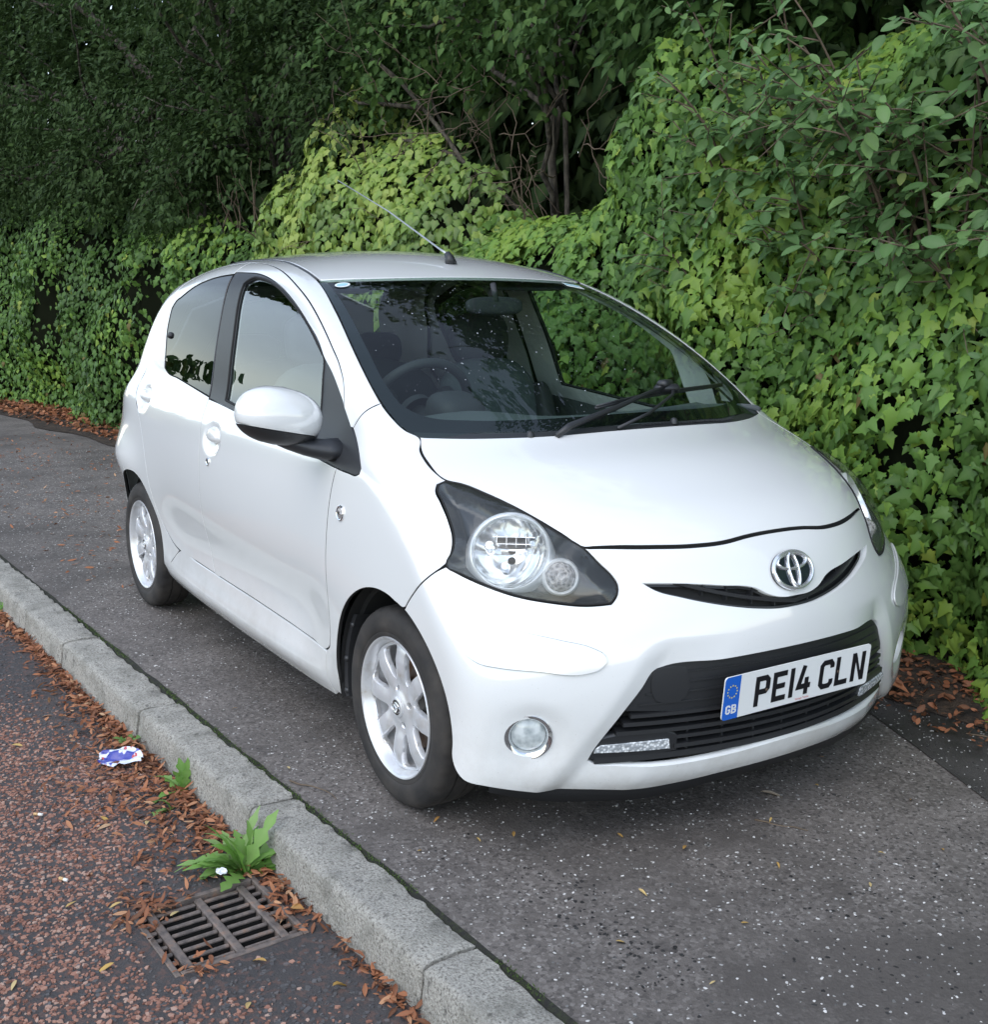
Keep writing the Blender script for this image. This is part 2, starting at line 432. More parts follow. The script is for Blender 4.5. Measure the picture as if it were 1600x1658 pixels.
def asphalt(name, base, dark, light, red=None, wet=0., pave=False):
    m = mat(name, base, .8); n = NT(m); c = n.coord('Object')
    f1 = n.noise(c, 420, 3, .7); f2 = n.noise(c, 3.2, 5); f3 = n.noise(c, 55, 3)
    col = n.ramp(f1, [(.30, dark), (.5, base), (.72, light)])
    col = n.mix(n.ramp(f2, [(.38, (0,)*3), (.66, (1,)*3)]), col, tuple(v*.72 for v in base), 'MIX') if wet == 0 else n.mix(n.ramp(f2, [(.40, (0,)*3), (.6, (.8,)*3)]), col, dark, 'MIX')
    if pave:       # worn binder with packed grit, old damp stains
        va = n.n('TexVoronoi', Scale=120.); n.l(c, va.inputs['Vector']); sep = n.n('SeparateColor'); n.l(va.outputs['Color'], sep.inputs[0])
        col = n.mix(n.ramp(sep.outputs[0], [(.55, (0,)*3), (.95, (.55,)*3)]), col, light); col = n.mix(n.ramp(sep.outputs[1], [(.70, (0,)*3), (.95, (.8,)*3)]), col, dark)
        st = n.noise(c, 1.1, 7, .66); col = n.mix(n.ramp(st, [(.48, (0,)*3), (.62, (.85,)*3)]), col, tuple(.50*v for v in base)); st2 = n.noise(c, 6., 6, .7); col = n.mix(n.ramp(st2, [(.58, (0,)*3), (.70, (.6,)*3)]), col, dark)
    if red: col = n.mix(n.ramp(f3, [(.5, (0,)*3), (.62, (.7,)*3)]), col, red)
    n.color(col); v = n.n('TexVoronoi', Scale=150.); n.l(c, v.inputs['Vector'])
    h = n.math('ADD', n.math('MULTIPLY', f1, .6), n.math('MULTIPLY', v.outputs['Distance'], .5)); n.bump(h, .55, .004)
    n.rough(n.ramp(f2, [(.35, (.85,)*3), (.7, (.62 if wet == 0 else .4,)*3)])); return m
M_ROAD = asphalt('road_tarmac', (.060, .054, .053), (.024, .022, .022), (.115, .105, .10), red=(.115, .068, .055))
M_PAVE = asphalt('pavement_tarmac', (.158, .138, .124), (.060, .052, .047), (.29, .264, .242), pave=True)
M_PATCH = asphalt('old_dark_tarmac', (.055, .050, .047), (.024, .022, .021), (.11, .10, .095), wet=1)
# gully opening in the road sheet
GX0, GX1, GY0, GY1 = -.005, .312, -1.492, -1.168
G_TILT = R(2.)
def grot(p): c = ((GX0+GX1)/2, (GY0+GY1)/2); dx, dy = p[0]-c[0], p[1]-c[1]; return (c[0]+dx*math.cos(G_TILT)-dy*math.sin(G_TILT), c[1]+dx*math.sin(G_TILT)+dy*math.cos(G_TILT))
ghole = np.array([grot(p) for p in ((GX0, GY0), (GX1, GY0), (GX1, GY1), (GX0, GY1))])
V, F = fill2d(np.array([(-260., -260.), (260., -260.), (260., 260.), (-260., 260.)]), [ghole], 60.)
if np.cross(V[F[0][1]]-V[F[0][0]], V[F[0][2]]-V[F[0][0]]) < 0: F = F[:, ::-1]
road = obj('road', mesh('road', np.column_stack([V, np.full(len(V), ROAD_Z)]), F, False), M_ROAD); tag(road, kind='structure')
# pavement slab (top at z = 0) from the kerb to the hedge
xs = np.concatenate([np.linspace(-40, -9, 12), np.linspace(-8, 4, 25), [8, 14]])
Vp = []
for x in xs: Vp += [(x, float(kerb_back(x))+.012, -.12), (x, float(kerb_back(x))+.014, 0), (x, float(hedge_y(x))+4.5, 0)]
Fp = [(3*i+a, 3*i+3+a, 3*i+4+a, 3*i+1+a) for i in range(len(xs)-1) for a in (0, 1)]
pave = obj('pavement', mesh('pavement', Vp, Fp, False), M_PAVE); tag(pave, kind='structure')
# darker strip of tarmac beside the hedge, and soil at the hedge foot
pp = [(-3.2, 1.16), (-1.2, 1.06), (.10, .935), (.36, .825), (.87, .600), (1.5, .30), (2.6, -.2), (5, -.9), (5, 2.2), (-3.2, 2.2)]
V, F = fill2d(np.array(resample(pp, .25, True, 20)), [], .3)
if np.cross(V[F[0][1]]-V[F[0][0]], V[F[0][2]]-V[F[0][0]]) < 0: F = F[:, ::-1]
tag(obj('pavement_patch', mesh('pavement_patch', np.column_stack([V, np.full(len(V), .004)]), F, False), M_PATCH), kind='structure')
SOIL = mat('soil', (.035, .024, .016), .95); n = NT(SOIL); n.color(n.ramp(n.noise(n.coord('Object'), 22, 6), [(.35, (.016, .011, .008)), (.6, (.05, .033, .021)), (.75, (.09, .055, .032))])); n.bump(n.noise(n.coord('Object'), 60, 5), .8, .02)
Vs, Fs = [], []; sx = np.linspace(-24, 4, 85)
for i, x in enumerate(sx):
    h = float(hedge_y(x)); d = .22+.16*float(NZ(x*1.3, 4.2)) if x > -5 else .32+.25*float(NZ(x*1.3, 4.2))
    Vs += [(x, h-d, .0075), (x, h-d*.5, .02+.02*float(NZ(x*3, 1.))), (x, h+.1, .05), (x, h+3, .06)]
Fs = [(4*i+a, 4*i+4+a, 4*i+5+a, 4*i+1+a) for i in range(len(sx)-1) for a in range(3)]
tag(obj('verge', mesh('verge', Vs, Fs, True), SOIL), kind='structure')
# kerb stones
M_KERB = mat('kerb_concrete', (.42, .41, .38), .9); n = NT(M_KERB); c = n.coord('Object')
k1 = n.noise(c, 160, 4, .75); k2 = n.noise(c, 9, 5); k3 = n.noise(c, 38, 4)
col = n.ramp(k1, [(.32, (.085, .078, .066)), (.43, (.345, .325, .285)), (.64, (.60, .575, .515))])
col = n.mix(n.ramp(k2, [(.46, (0,)*3), (.68, (.6,)*3)]), col, (.19, .185, .155)); col = n.mix(n.ramp(k3, [(.60, (0,)*3), (.70, (.6,)*3)]), col, (.075, .072, .065))
n.color(col); n.bump(n.math('ADD', k1, n.math('MULTIPLY', k3, .8)), 1., .010)
MOSS = mat('moss', (.045, .075, .018), .95); n = NT(MOSS); n.color(n.ramp(n.noise(n.coord('Object'), 70, 4), [(.42, (.018, .017, .014)), (.62, (.028, .032, .016)), (.78, (.06, .09, .022))])); n.bump(n.noise(n.coord('Object'), 260, 3), .9, .006)
kerb = empty('kerb', (0, 0, 0)); tag(kerb, kind='structure')
kx = [-1.075, -.180, .712]; joints = [kx[0]-.89*i for i in range(9, 0, -1)]+kx+[kx[-1]+.885*i for i in range(1, 4)]
KS = [(0, -.16), (0, -.003), (.003, .003), (.045, .0045), (.100, .0045), (.117, .0035), (.126, -.001), (.1305, -.009), (.133, -.030), (.137, -.07), (.142, -.105), (.146, -.16)]
for a, b in zip(joints[:-1], joints[1:]):
    L_ = b-a-.010; k = 56; Vk = []; jy = random.uniform(-.003, .003); jz = random.uniform(-.002, .003); ry = random.uniform(-.003, .003)
    for i in range(k+1):
        u = i/k; x = a+.005+L_*u; e = .006*(max(0, 1-u*k*.6)**2+max(0, 1-(1-u)*k*.6)**2)
        for (w, z) in KS:
            jit = (.0042*(float(NZ(x*24, w*60, z*60))-.5)+.0028*(float(NZ(x*70+5, w*140, z*140))-.5))*2 if z > -.11 else 0
            wd = w+(e if w > .06 else -e)*-1*(1 if w > .06 else 0); widen = 1+.07*(x+.2 < 0)*min(1, -(x+.2)/2.5)
            Vk.append((x-.037*w, float(kerb_back(x))-w*widen+jit+jy+ry*(u-.5)+(e if w > .06 else 0), z+jit+jz-(e if z > -.02 else 0)))
    m_ = len(KS); Fk = [(i*m_+j, i*m_+j+1, (i+1)*m_+j+1, (i+1)*m_+j) for i in range(k) for j in range(m_-1)]
    Fk += [tuple(range(m_)), tuple(k*m_+j for j in range(m_))[::-1]]
    me = mesh('kerb_stone', Vk, Fk, True); smooth_by_angle(me, 50); obj('kerb_stone', me, M_KERB, kerb)
# joint behind and between the stones
Vm, Fm = [], []; xs = np.linspace(-9, 3.3, 420)
for i, x in enumerate(xs):
    yb = float(kerb_back(x)); w = .006+.016*float(NZ(x*9, 2.2))*float(NZ(x*2.1, 7.2)); Vm += [(x, yb-.006, -.008), (x, yb+w*.5, -.001+.003*float(NZ(x*30, 9.))), (x, yb+w+.004, .0015)]
Fm = [(3*i+a, 3*i+3+a, 3*i+4+a, 3*i+1+a) for i in range(len(xs)-1) for a in (0, 1)]
obj('moss_joint', mesh('moss_joint', Vm, Fm, True), MOSS, kerb)
s = MB()
for x in joints[1:-1]: s.box((x-.0025, float(kerb_back(x))-.066, -.092), (.012, .118, .10))
s.build('mortar_joint', MOSS, kerb)

# ------------------------------------------------------------------ loose chippings pressed into the tarmac (real low stones)
def tint_mat(name, stops, rough=.8, attr='tint', spec=.35):
    m = mat(name, (.5,)*3, rough, spec=spec); n = NT(m); a = n.n('Attribute'); a.attribute_name = attr; n.color(n.ramp(a.outputs['Fac'], stops)); return m
def set_attr(me, name, vals):
    at = me.attributes.new(name, 'FLOAT', 'POINT'); at.data.foreach_set('value', np.asarray(vals, np.float32))
def in_view(pts, z, mx=380):
    P = np.column_stack([pts, np.full(len(pts), z)])-CAM_POS; d = P@_f; sx = 800+1871*(P@_r)/d; sy = 829-1871*(P@_u)/d
    return (d > .3) & (sx > -mx) & (sx < 1600+mx) & (sy < 1658+mx)
def chips(name, pts, size, z, hgt, m, parent=None, k=6, tint=None, flat=1.):
    kv = in_view(pts, z); pts, size, tint = pts[kv], size[kv], tint[kv]
    N = len(pts); ang = np.linspace(0, 2*math.pi, k, endpoint=False)[None]+rng.uniform(-.3, .3, (N, k)); rad = size[:, None]*rng.uniform(.62, 1.1, (N, k))*.5
    rot = rng.uniform(0, 6.28, N)[:, None]; el = rng.uniform(.5, .95, N)[:, None]; u = rad*np.cos(ang); v = rad*np.sin(ang)*el
    dx, dy = u*np.cos(rot)-v*np.sin(rot), u*np.sin(rot)+v*np.cos(rot); tx, ty = rng.normal(0, .10, (2, N, 1))*flat
    top = np.stack([pts[:, :1]+dx*.8, pts[:, 1:2]+dy*.8, z+hgt*rng.uniform(.4, 1.2, (N, 1))+dx*tx+dy*ty], 2); bot = np.stack([pts[:, :1]+dx, pts[:, 1:2]+dy, np.full_like(dx, z-.002)], 2)
    V = np.concatenate([top, bot], 1).reshape(-1, 3); b = (np.arange(N)*2*k)[:, None]; F = []
    for i in range(1, k-1): F.append(np.concatenate([b, b+i, b+i+1], 1))
    for i in range(k): j = (i+1) % k; F.append(np.concatenate([b+i, b+k+i, b+k+j], 1)); F.append(np.concatenate([b+i, b+k+j, b+j], 1))
    me = mesh(name, V, np.vstack(F), False); set_attr(me, 'tint', np.repeat(rng.random(N) if tint is None else tint, 2*k)); o = obj(name, me, m, parent); o['kind'] = 'stuff'; return o
M_CHIP = tint_mat('red_chippings', [(0, (.060, .058, .060)), (.22, (.11, .105, .105)), (.3, (.14, .066, .046)), (.6, (.27, .130, .092)), (.85, (.36, .195, .140)), (1, (.42, .29, .23))], .7)
N = 84000; q = np.column_stack([rng.uniform(-4.0, 1.3, N), rng.uniform(-2.8, -1.12, N)])
redness = np.clip((-1.34-q[:, 1])*3.2+(fbm(q[:, 0]*1.4, q[:, 1]*1.4, 0.)-.5)*2.6+.45-.35*np.clip(q[:, 0]+.1, 0, 1), 0, 1)
keep = rng.random(N) < .22+.78*redness
inside_g = (np.abs(q[:, 0]-(GX0+GX1)/2) < .185) & (np.abs(q[:, 1]-(GY0+GY1)/2) < .19)
q = q[keep & ~inside_g]; redness = redness[keep & ~inside_g]
tint = np.where(rng.random(len(q)) < .06+.80*redness, rng.uniform(.32, 1, len(q)), rng.uniform(0, .24, len(q)))
chips('road_chippings', q, rng.uniform(.007, .021, len(q)), ROAD_Z, .0026, M_CHIP, tint=tint, k=5)
M_CHIP2 = tint_mat('pale_chippings', [(0, (.018, .017, .017)), (.28, (.05, .048, .046)), (.36, (.26, .255, .245)), (.75, (.44, .43, .41)), (1, (.70, .68, .65))], .65)
N = 36000; q = np.column_stack([rng.uniform(-7.5, 2.0, N), rng.uniform(-1.2, 1.1, N)]); q = q[(q[:, 1] > kerb_back(q[:, 0])+.03)]
dens = .24+.95*fbm(q[:, 0]*1.1, q[:, 1]*1.6, 5.)**1.7; keep = rng.random(len(q)) < dens; q = q[keep]
near_dark = np.clip((q[:, 0]+.1)*.9, 0, 1)*np.clip((q[:, 1]+.95)*.7, 0, 1)*fbm(q[:, 0]*3, q[:, 1]*3, 2.)*1.5
tint = np.where(rng.random(len(q)) < near_dark*.5+.03, rng.uniform(0, .3, len(q)), rng.uniform(.36, 1, len(q))**1.25)
chips('pavement_chippings', q, rng.uniform(.004, .0125, len(q))*np.where(tint < .32, 1.35, 1), .0, .0009, M_CHIP2, tint=tint, k=5)
q = rng.uniform([-1.5, .35], [2.2, 1.25], (5200, 2)); k_ = inside(np.array(pp), q); q = q[k_]
chips('patch_chippings', q, rng.uniform(.004, .013, len(q)), .004, .0012, M_CHIP2, tint=rng.uniform(.1, .8, len(q))**1.6, k=5)
# tyre scuff: black crumbs along two lines
t = rng.random(230); side_ = rng.integers(0, 3, 230); q = np.column_stack([.42+.62*t, -.66-.02*t+(side_-1)*.055+rng.normal(0, .012+.02*t, 230)]); q = q[(rng.random(230) < .25+.75*t)]
chips('pavement_crumbs', q, rng.uniform(.005, .016, len(q)), .0, .0014, M_CHIP2, tint=rng.uniform(0, .15, len(q)))

# ------------------------------------------------------------------ gully grate
PIT = mat('gully_pit', (.008, .007, .006), .9)
IRON = mat('cast_iron', (.11, .09, .08), .7, metal=.1); n = NT(IRON); n.color(n.ramp(n.noise(n.coord('Object'), 35, 6), [(.35, (.095, .080, .072)), (.55, (.175, .142, .122)), (.72, (.24, .150, .105))])); n.bump(n.noise(n.coord('Object'), 260, 3), .5, .003)
grate = empty('drain_grate', ((GX0+GX1)/2, (GY0+GY1)/2, ROAD_Z)); grate.rotation_euler = (0, 0, G_TILT); tag(grate, 'rusty square iron drain grate set in the gutter by the kerb', 'drain grate')
LX, LY = GX1-GX0, GY1-GY0
for i, (cx_, cy_, dx, dy) in enumerate(((0, -LY/2+.008, LX, .014), (0, LY/2-.008, LX, .014), (-LX/2+.008, 0, .014, LY-.032), (LX/2-.008, 0, .014, LY-.032))):
    s = MB(); s.box((cx_, cy_, -.022), (dx, dy, .05), bev=.002); s.build('frame_bar', IRON, grate)
ribs = (-.118, .002, .112)
for yy in ribs: s = MB(); s.box((0, yy, -.020), (LX-.034, .021, .036), bev=.0035); s.build('rib', IRON, grate)
edges_y = [-LY/2+.016]+[v for r_ in ribs for v in (r_-.0115, r_+.0115)]+[LY/2-.016]
nb = 8
for i in range(nb):
    xx = -LX/2+.034+i*(LX-.068)/(nb-1)
    for j in range(0, 8, 2):
        a, b = edges_y[j], edges_y[j+1]; s = MB(); s.box((xx, (a+b)/2, -.0090), (.0115, b-a, .008), bev=.0025); ob = s.build('bar', IRON, grate); s = MB(); s.box((xx, (a+b)/2, -.036), (.007, b-a, .044)); s.build('bar_web', PIT, ob)
s = MB(); z0, z1 = -.46, -.004
c_ = [(-LX/2, -LY/2), (LX/2, -LY/2), (LX/2, LY/2), (-LX/2, LY/2)]
s.add([(x, y, z1) for x, y in c_]+[(x, y, z0) for x, y in c_], [(0, 1, 5, 4), (1, 2, 6, 5), (2, 3, 7, 6), (3, 0, 4, 7), (4, 5, 6, 7)]); s.build('pit', PIT, grate)
# ------------------------------------------------------------------ leaves
def leaf_template(kind):
    if kind == 'simple':
        V = np.array([(0, 0, 0), (.42, .27, .06), (.42, -.27, .06), (1, 0, -.12), (.45, 0, 0)], float); return V, np.array([(0, 4, 1), (4, 3, 1), (0, 2, 4), (4, 2, 3)]), np.array([1, .1, .1, .3, 1])
    if kind == 'lobed':
        side = [(-.13, .15), (-.12, .33), (.09, .34), (.25, .52), (.37, .30), (.64, .20)]; mid = [(0, 0), (.22, 0), (.55, 0)]; V = mid+[(1.05, 0)]+side+[(u, -v) for u, v in side]; F = []
        for s_, o in ((1, 4), (-1, 10)):
            t = [(0, o+1, o), (0, o+2, o+1), (0, 1, o+2), (1, o+3, o+2), (1, o+4, o+3), (1, 2, o+4), (2, o+5, o+4), (2, 3, o+5)]
            F += t if s_ > 0 else [f[::-1] for f in t]
        V = np.array(V, float); z = -.22*np.abs(V[:, 1])-.22*np.clip(V[:, 0], 0, 1)**2+.05; return np.column_stack([V, z]), np.array(F), np.array([1, 1, .9, .4]+[.25, .1, .2, .2, .15, .1]*2)
    if kind == 'ivy':
        side = [(-.13, .25), (.08, .36), (.24, .49), (.46, .31)]; mid = [(0, 0), (.22, 0), (.55, 0)]; tip = (1.0, 0)
        V = mid+[tip]+side+[(u, -v) for u, v in side]   # 0 1 2 mids, 3 tip, 4..7 left, 8..11 right
        F = []
        for s_, o in ((1, 4), (-1, 8)):
            t = [(0, o+1, o), (0, 1, o+1), (1, o+2, o+1), (1, o+3, o+2), (1, 2, o+3), (2, 3, o+3)]
            F += t if s_ > 0 else [f[::-1] for f in t]
        V = np.array(V, float); z = -.20*np.abs(V[:, 1])-.22*np.clip(V[:, 0], 0, 1)**2+.05; rib = np.array([1, 1, .8, .3]+[.15]*8)
    else:
        side = {'oval': [(.16, .15), (.42, .25), (.68, .24), (.90, .13)], 'lance': [(.15, .09), (.40, .15), (.68, .12), (.88, .05)], 'broad': [(.12, .20), (.38, .34), (.66, .28), (.88, .10)]}[kind]
        mid = [(0, 0), (.30, 0), (.65, 0)]; tip = (1.0, 0); V = mid+[tip]+side+[(u, -v) for u, v in side]; F = []
        for s_, o in ((1, 4), (-1, 8)):
            t = [(0, 1, o), (1, o+1, o), (1, 2, o+1), (2, o+2, o+1), (2, o+3, o+2), (2, 3, o+3)]
            F += t if s_ > 0 else [f[::-1] for f in t]
        V = np.array(V, float); z = .30*np.abs(V[:, 1])-.20*np.clip(V[:, 0], 0, 1)**2; rib = np.array([1, 1, .8, .3]+[.1]*8)
    return np.column_stack([V, z]), np.array(F), rib
TPL = {k: leaf_template(k) for k in ('ivy', 'lobed', 'simple', 'oval', 'lance', 'broad')}
def unit(v): return v/(np.linalg.norm(v, axis=-1, keepdims=True)+1e-12)
def leaf_frames(nrm, tipdir):
    n_ = unit(nrm); t = unit(tipdir-n_*(tipdir*n_).sum(1, keepdims=True)); b = np.cross(n_, t); return np.stack([t, b, n_], 2)
def leaves_mesh(name, kind, pos, nrm, tipdir, size, tint, curl=None):
    T, F, rib = TPL[kind]; Rm = leaf_frames(nrm, tipdir); k = len(T)
    V = T[None].repeat(len(pos), 0)*size[:, None, None]
    if curl is not None: V[:, :, 2] *= curl[:, None]
    V = np.einsum('nij,nkj->nki', Rm, V)+pos[:, None]
    Fa = (F[None]+(np.arange(len(pos))*k)[:, None, None]).reshape(-1, 3)
    me = mesh(name, V.reshape(-1, 3), Fa, True); set_attr(me, 'tint', np.repeat(tint, k)); set_attr(me, 'rib', np.tile(rib, len(pos))); return me
def leaf_mat(name, stops, rough=.42, trans=.30, ribc=(.20, .30, .10), ribf=.35, spec=.4):
    m = mat(name, (.1, .2, .05), rough, spec=spec); n = NT(m); a = n.n('Attribute'); a.attribute_name = 'tint'; r_ = n.n('Attribute'); r_.attribute_name = 'rib'
    col = n.ramp(a.outputs['Fac'], stops); col = n.mix(n.math('MULTIPLY', r_.outputs['Fac'], ribf), col, ribc)
    vv = n.noise(n.coord('Object'), 45, 3); col = n.mix(n.math('MULTIPLY', vv, .35), col, tuple(.45*v for v in stops[len(stops)//2][1])); n.color(col)
    tr = n.t.nodes.new('ShaderNodeBsdfTranslucent'); n.l(col, tr.inputs['Color']); mx = n.t.nodes.new('ShaderNodeMixShader'); mx.inputs[0].default_value = trans
    out = [x for x in n.t.nodes if x.type == 'OUTPUT_MATERIAL'][0]; n.l(n.b.outputs[0], mx.inputs[1]); n.l(tr.outputs[0], mx.inputs[2]); n.l(mx.outputs[0], out.inputs['Surface']); return m
M_IVY = leaf_mat('ivy_leaf', [(0, (.026, .075, .016)), (.35, (.066, .160, .034)), (.65, (.130, .268, .048)), (.88, (.245, .41, .062)), (.96, (.38, .44, .07)), (1, (.18, .08, .04))], .40, spec=.28)
M_IVYB = leaf_mat('young_ivy_leaf', [(0, (.055, .13, .030)), (.4, (.16, .30, .050)), (.75, (.30, .43, .075)), (1, (.44, .52, .12))], ribc=(.4, .45, .15))
M_OVAL = leaf_mat('shrub_leaf', [(0, (.055, .130, .040)), (.5, (.115, .240, .075)), (.9, (.23, .38, .12)), (1, (.34, .32, .08))], .5, spec=.3, ribc=(.22, .30, .16))
M_DARK = leaf_mat('shaded_tree_leaf', [(0, (.006, .018, .006)), (.5, (.018, .046, .015)), (.9, (.060, .110, .030)), (1, (.16, .16, .04))], .6, spec=.12)  # tree leaf colours darkened to stand in for shade among these trees
M_TREE = leaf_mat('tree_leaf', [(0, (.014, .040, .012)), (.5, (.040, .095, .028)), (.9, (.105, .190, .045)), (1, (.20, .20, .05))], .6, spec=.12)
M_DEAD = leaf_mat('dead_leaf', [(0, (.08, .024, .012)), (.3, (.21, .062, .026)), (.6, (.40, .140, .060)), (.85, (.54, .27, .14)), (.95, (.64, .46, .28)), (1, (.55, .50, .42))], .7, .1, ribc=(.30, .17, .09))
BARK = mat('bark', (.10, .085, .068), .9); n = NT(BARK); n.color(n.ramp(n.noise(n.coord('Object', (1, 1, .35)), 26, 6), [(.35, (.030, .025, .020)), (.55, (.10, .085, .065)), (.75, (.19, .17, .13))])); n.bump(n.noise(n.coord('Object', (1, 1, .3)), 40, 5), .8, .02)
TWIG = mat('dry_twig', (.13, .095, .065), .9)
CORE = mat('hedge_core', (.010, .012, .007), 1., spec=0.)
def single_leaves(pos, nrm, tipdir, size, tint, kind, m, parent, cam_first=300):
    """the leaves that show largest become objects of their own; returns a mask of the rest"""
    P = pos-CAM_POS; z = P@_f; sx = 800+1871*(P@_r)/z; sy = 829-1871*(P@_u)/z
    vis = (z > .5) & (sx > 10) & (sx < 1590) & (sy > 10) & (sy < 1650); face = np.abs((unit(nrm)*unit(P)).sum(1))
    return vis, size/z*face
def plant_leaves(parent, kind, m, pos, nrm, tipdir, size, tint, front, mass_name, curl=None, nsingle=300):
    vis, show = single_leaves(pos, nrm, tipdir, size, tint, kind, m, parent)
    score = np.where(vis & front, show, -1); idx = np.argsort(-score)[:nsingle]; idx = idx[score[idx] > 0]; rest = np.ones(len(pos), bool); rest[idx] = False
    T, F, rib = TPL[kind]; var = []
    for q in range(8):
        me = mesh('leaf', T*[1, 1, .5+.15*q], F, True); set_attr(me, 'tint', np.full(len(T), .5)); set_attr(me, 'rib', rib); me.materials.append(m); var.append(me)
    tv = np.quantile(tint[idx], np.linspace(.06, .94, 8)) if len(idx) else []
    for q in range(8):
        if len(idx): var[q].attributes['tint'].data.foreach_set('value', np.full(len(T), tv[q], np.float32))
    Rm = leaf_frames(nrm, tipdir)
    for i in idx:
        q = int(np.argmin(np.abs(np.asarray(tv)-tint[i]))); o = bpy.data.objects.new('leaf', var[q]); COL.objects.link(o); o.parent = parent
        M = Matrix([[*(Rm[i, r_]*size[i]), pos[i, r_]] for r_ in range(3)]+[[0, 0, 0, 1]]); o.matrix_local = M
    o = obj(mass_name, leaves_mesh(mass_name, kind, pos[rest], nrm[rest], tipdir[rest], size[rest], tint[rest], None if curl is None else curl[rest]), m, parent); o['kind'] = 'stuff'; return o

# ------------------------------------------------------------------ ivy bank along the pavement
TOPX = [-26, -14, -11.5, -8, -6.6, -5.9, -5.6, -5.2, -4.9, -4.5, -4.15, -3.9, -3.55, -2.9, -2.3, -2.0, -1.8, -1.55, -1.2, -.6, .5, 3]
TOPZ = [2.6, 2.4, 2.2, 2.0, 1.85, 1.95, 2.20, 2.42, 2.62, 2.58, 2.34, 2.26, 1.85, 1.68, 1.72, 1.95, 2.35, 2.55, 2.35, 2.35, 2.4, 2.5]
def bank_top(x): return np.interp(x, TOPX, TOPZ)+.34*(NZ(np.asarray(x)*1.9+3, 5.5)-.5)*(np.asarray(x) < -5.6)+(.34+.34*((np.asarray(x) > -5.9) & (np.asarray(x) < -3.4)))*(NZ(np.asarray(x)*3.6, 8.5)-.5)
def bank_y(x, z):
    t = bank_top(x); rnd = .42*np.clip((z-t+.45)/.45, 0, 1.5)**2
    return hedge_y(x)-.40*(fbm(x*1.5, z*1.2, 0., 3)-.5)*2-.05*np.clip((.30-z)/.30, 0, 1)+rnd+.04*z
def bank_normal(x, z, e=.02):
    gx = (bank_y(x+e, z)-bank_y(x-e, z))/(2*e); gz = (bank_y(x, z+e)-bank_y(x, z-e))/(2*e); return unit(np.stack([gx, -np.ones_like(gx), gz], 1))
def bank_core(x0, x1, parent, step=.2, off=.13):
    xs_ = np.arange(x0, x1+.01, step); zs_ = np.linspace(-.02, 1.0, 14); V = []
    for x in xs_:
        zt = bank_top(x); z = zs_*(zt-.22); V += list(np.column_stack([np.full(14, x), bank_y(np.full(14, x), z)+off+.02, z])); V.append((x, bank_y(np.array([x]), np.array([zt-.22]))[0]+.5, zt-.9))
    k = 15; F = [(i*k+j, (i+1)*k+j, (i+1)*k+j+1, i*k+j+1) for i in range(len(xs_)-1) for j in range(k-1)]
    o = obj('stems_and_shade', mesh('stems_and_shade', V, F, True), CORE, parent); return o  # dark sheet added for stems and shadow inside the ivy, blocks light
def ivy_points(x0, x1, N, zlo=.0, zhi=1., depth=.16, size=(.055, .10), seed=0, holes=True, gap=.36):
    r = np.random.default_rng(100+seed); x = r.uniform(x0, x1, N); z = r.uniform(zlo, zhi, N)*bank_top(x)
    if holes:
        g = fbm(x*1.7+9, z*2.1, 4., 2); k = (g > gap) | (r.random(N) < .22); x, z = x[k], z[k]
    y = bank_y(x, z)+depth*r.random(len(x))**1.6-.03; nb_ = bank_normal(x, z); pos = np.stack([x, y, z], 1)
    nrm = unit(nb_*1.15+np.array([.10, -.30, .28])+r.normal(0, .42, (len(x), 3))); tip = np.stack([r.normal(0, .75, len(x)), -.25+r.normal(0, .25, len(x)), -1+r.normal(0, .45, len(x))], 1)
    sz = size[0]+(size[1]-size[0])*r.beta(1.4, 1.8, len(x)); tint = np.clip(.42+.75*(fbm(x*2.2, z*2.2, 8., 3)-.5)*2+r.normal(0, .21, len(x)), 0, .90)
    tint = np.where(r.random(len(x)) < .012, .955, tint); tint = np.where(r.random(len(x)) < .014*(z < 1.2), 1., tint)
    return pos, nrm, tip, sz, tint
ivy = empty('ivy_bank', (0, 1.35, 0)); tag(ivy, 'dense bank of large dark green ivy leaves filling the right side behind the car', 'ivy')
def relocate(o):   # children were made in world coordinates
    for ch in o.children: ch.location = ch.location-o.location if ch.type != 'MESH' or ch.name.split('.')[0] != 'leaf' else ch.location
a = [np.concatenate(v) for v in zip(ivy_points(-3.45, 1.9, 34000, size=(.026, .070), seed=1, depth=.28, gap=.31), ivy_points(-3.45, 1.9, 4200, depth=.03, size=(.04, .085), seed=2, gap=.36))]
a[4] = np.where((a[0][:, 0] < -.8) & (a[0][:, 2] > 1.15) & (a[4] < .9), np.clip(a[4]+.16, 0, .9), a[4])
ivy.location = (0, 0, 0)
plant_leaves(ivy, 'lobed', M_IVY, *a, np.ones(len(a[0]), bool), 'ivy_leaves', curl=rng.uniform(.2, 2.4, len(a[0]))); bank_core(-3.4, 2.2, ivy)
ivf = empty('ivy_hedge', (0, 0, 0)); tag(ivf, 'ivy covered hedge of small leaves along the pavement behind the car, at far left', 'hedge')
a = [np.concatenate(v) for v in zip(ivy_points(-20, -5.75, 28000, size=(.036, .074), seed=3, depth=.24, gap=.38), ivy_points(-20, -5.75, 5000, depth=.02, size=(.045, .08), seed=4, gap=.42))]
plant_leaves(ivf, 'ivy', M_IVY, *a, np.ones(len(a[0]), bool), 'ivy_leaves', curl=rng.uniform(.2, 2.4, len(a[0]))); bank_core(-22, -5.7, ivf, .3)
ivb = empty('ivy_clump', (0, 0, 0)); tag(ivb, 'bright yellow-green clump of young ivy rising above the car roof', 'ivy')
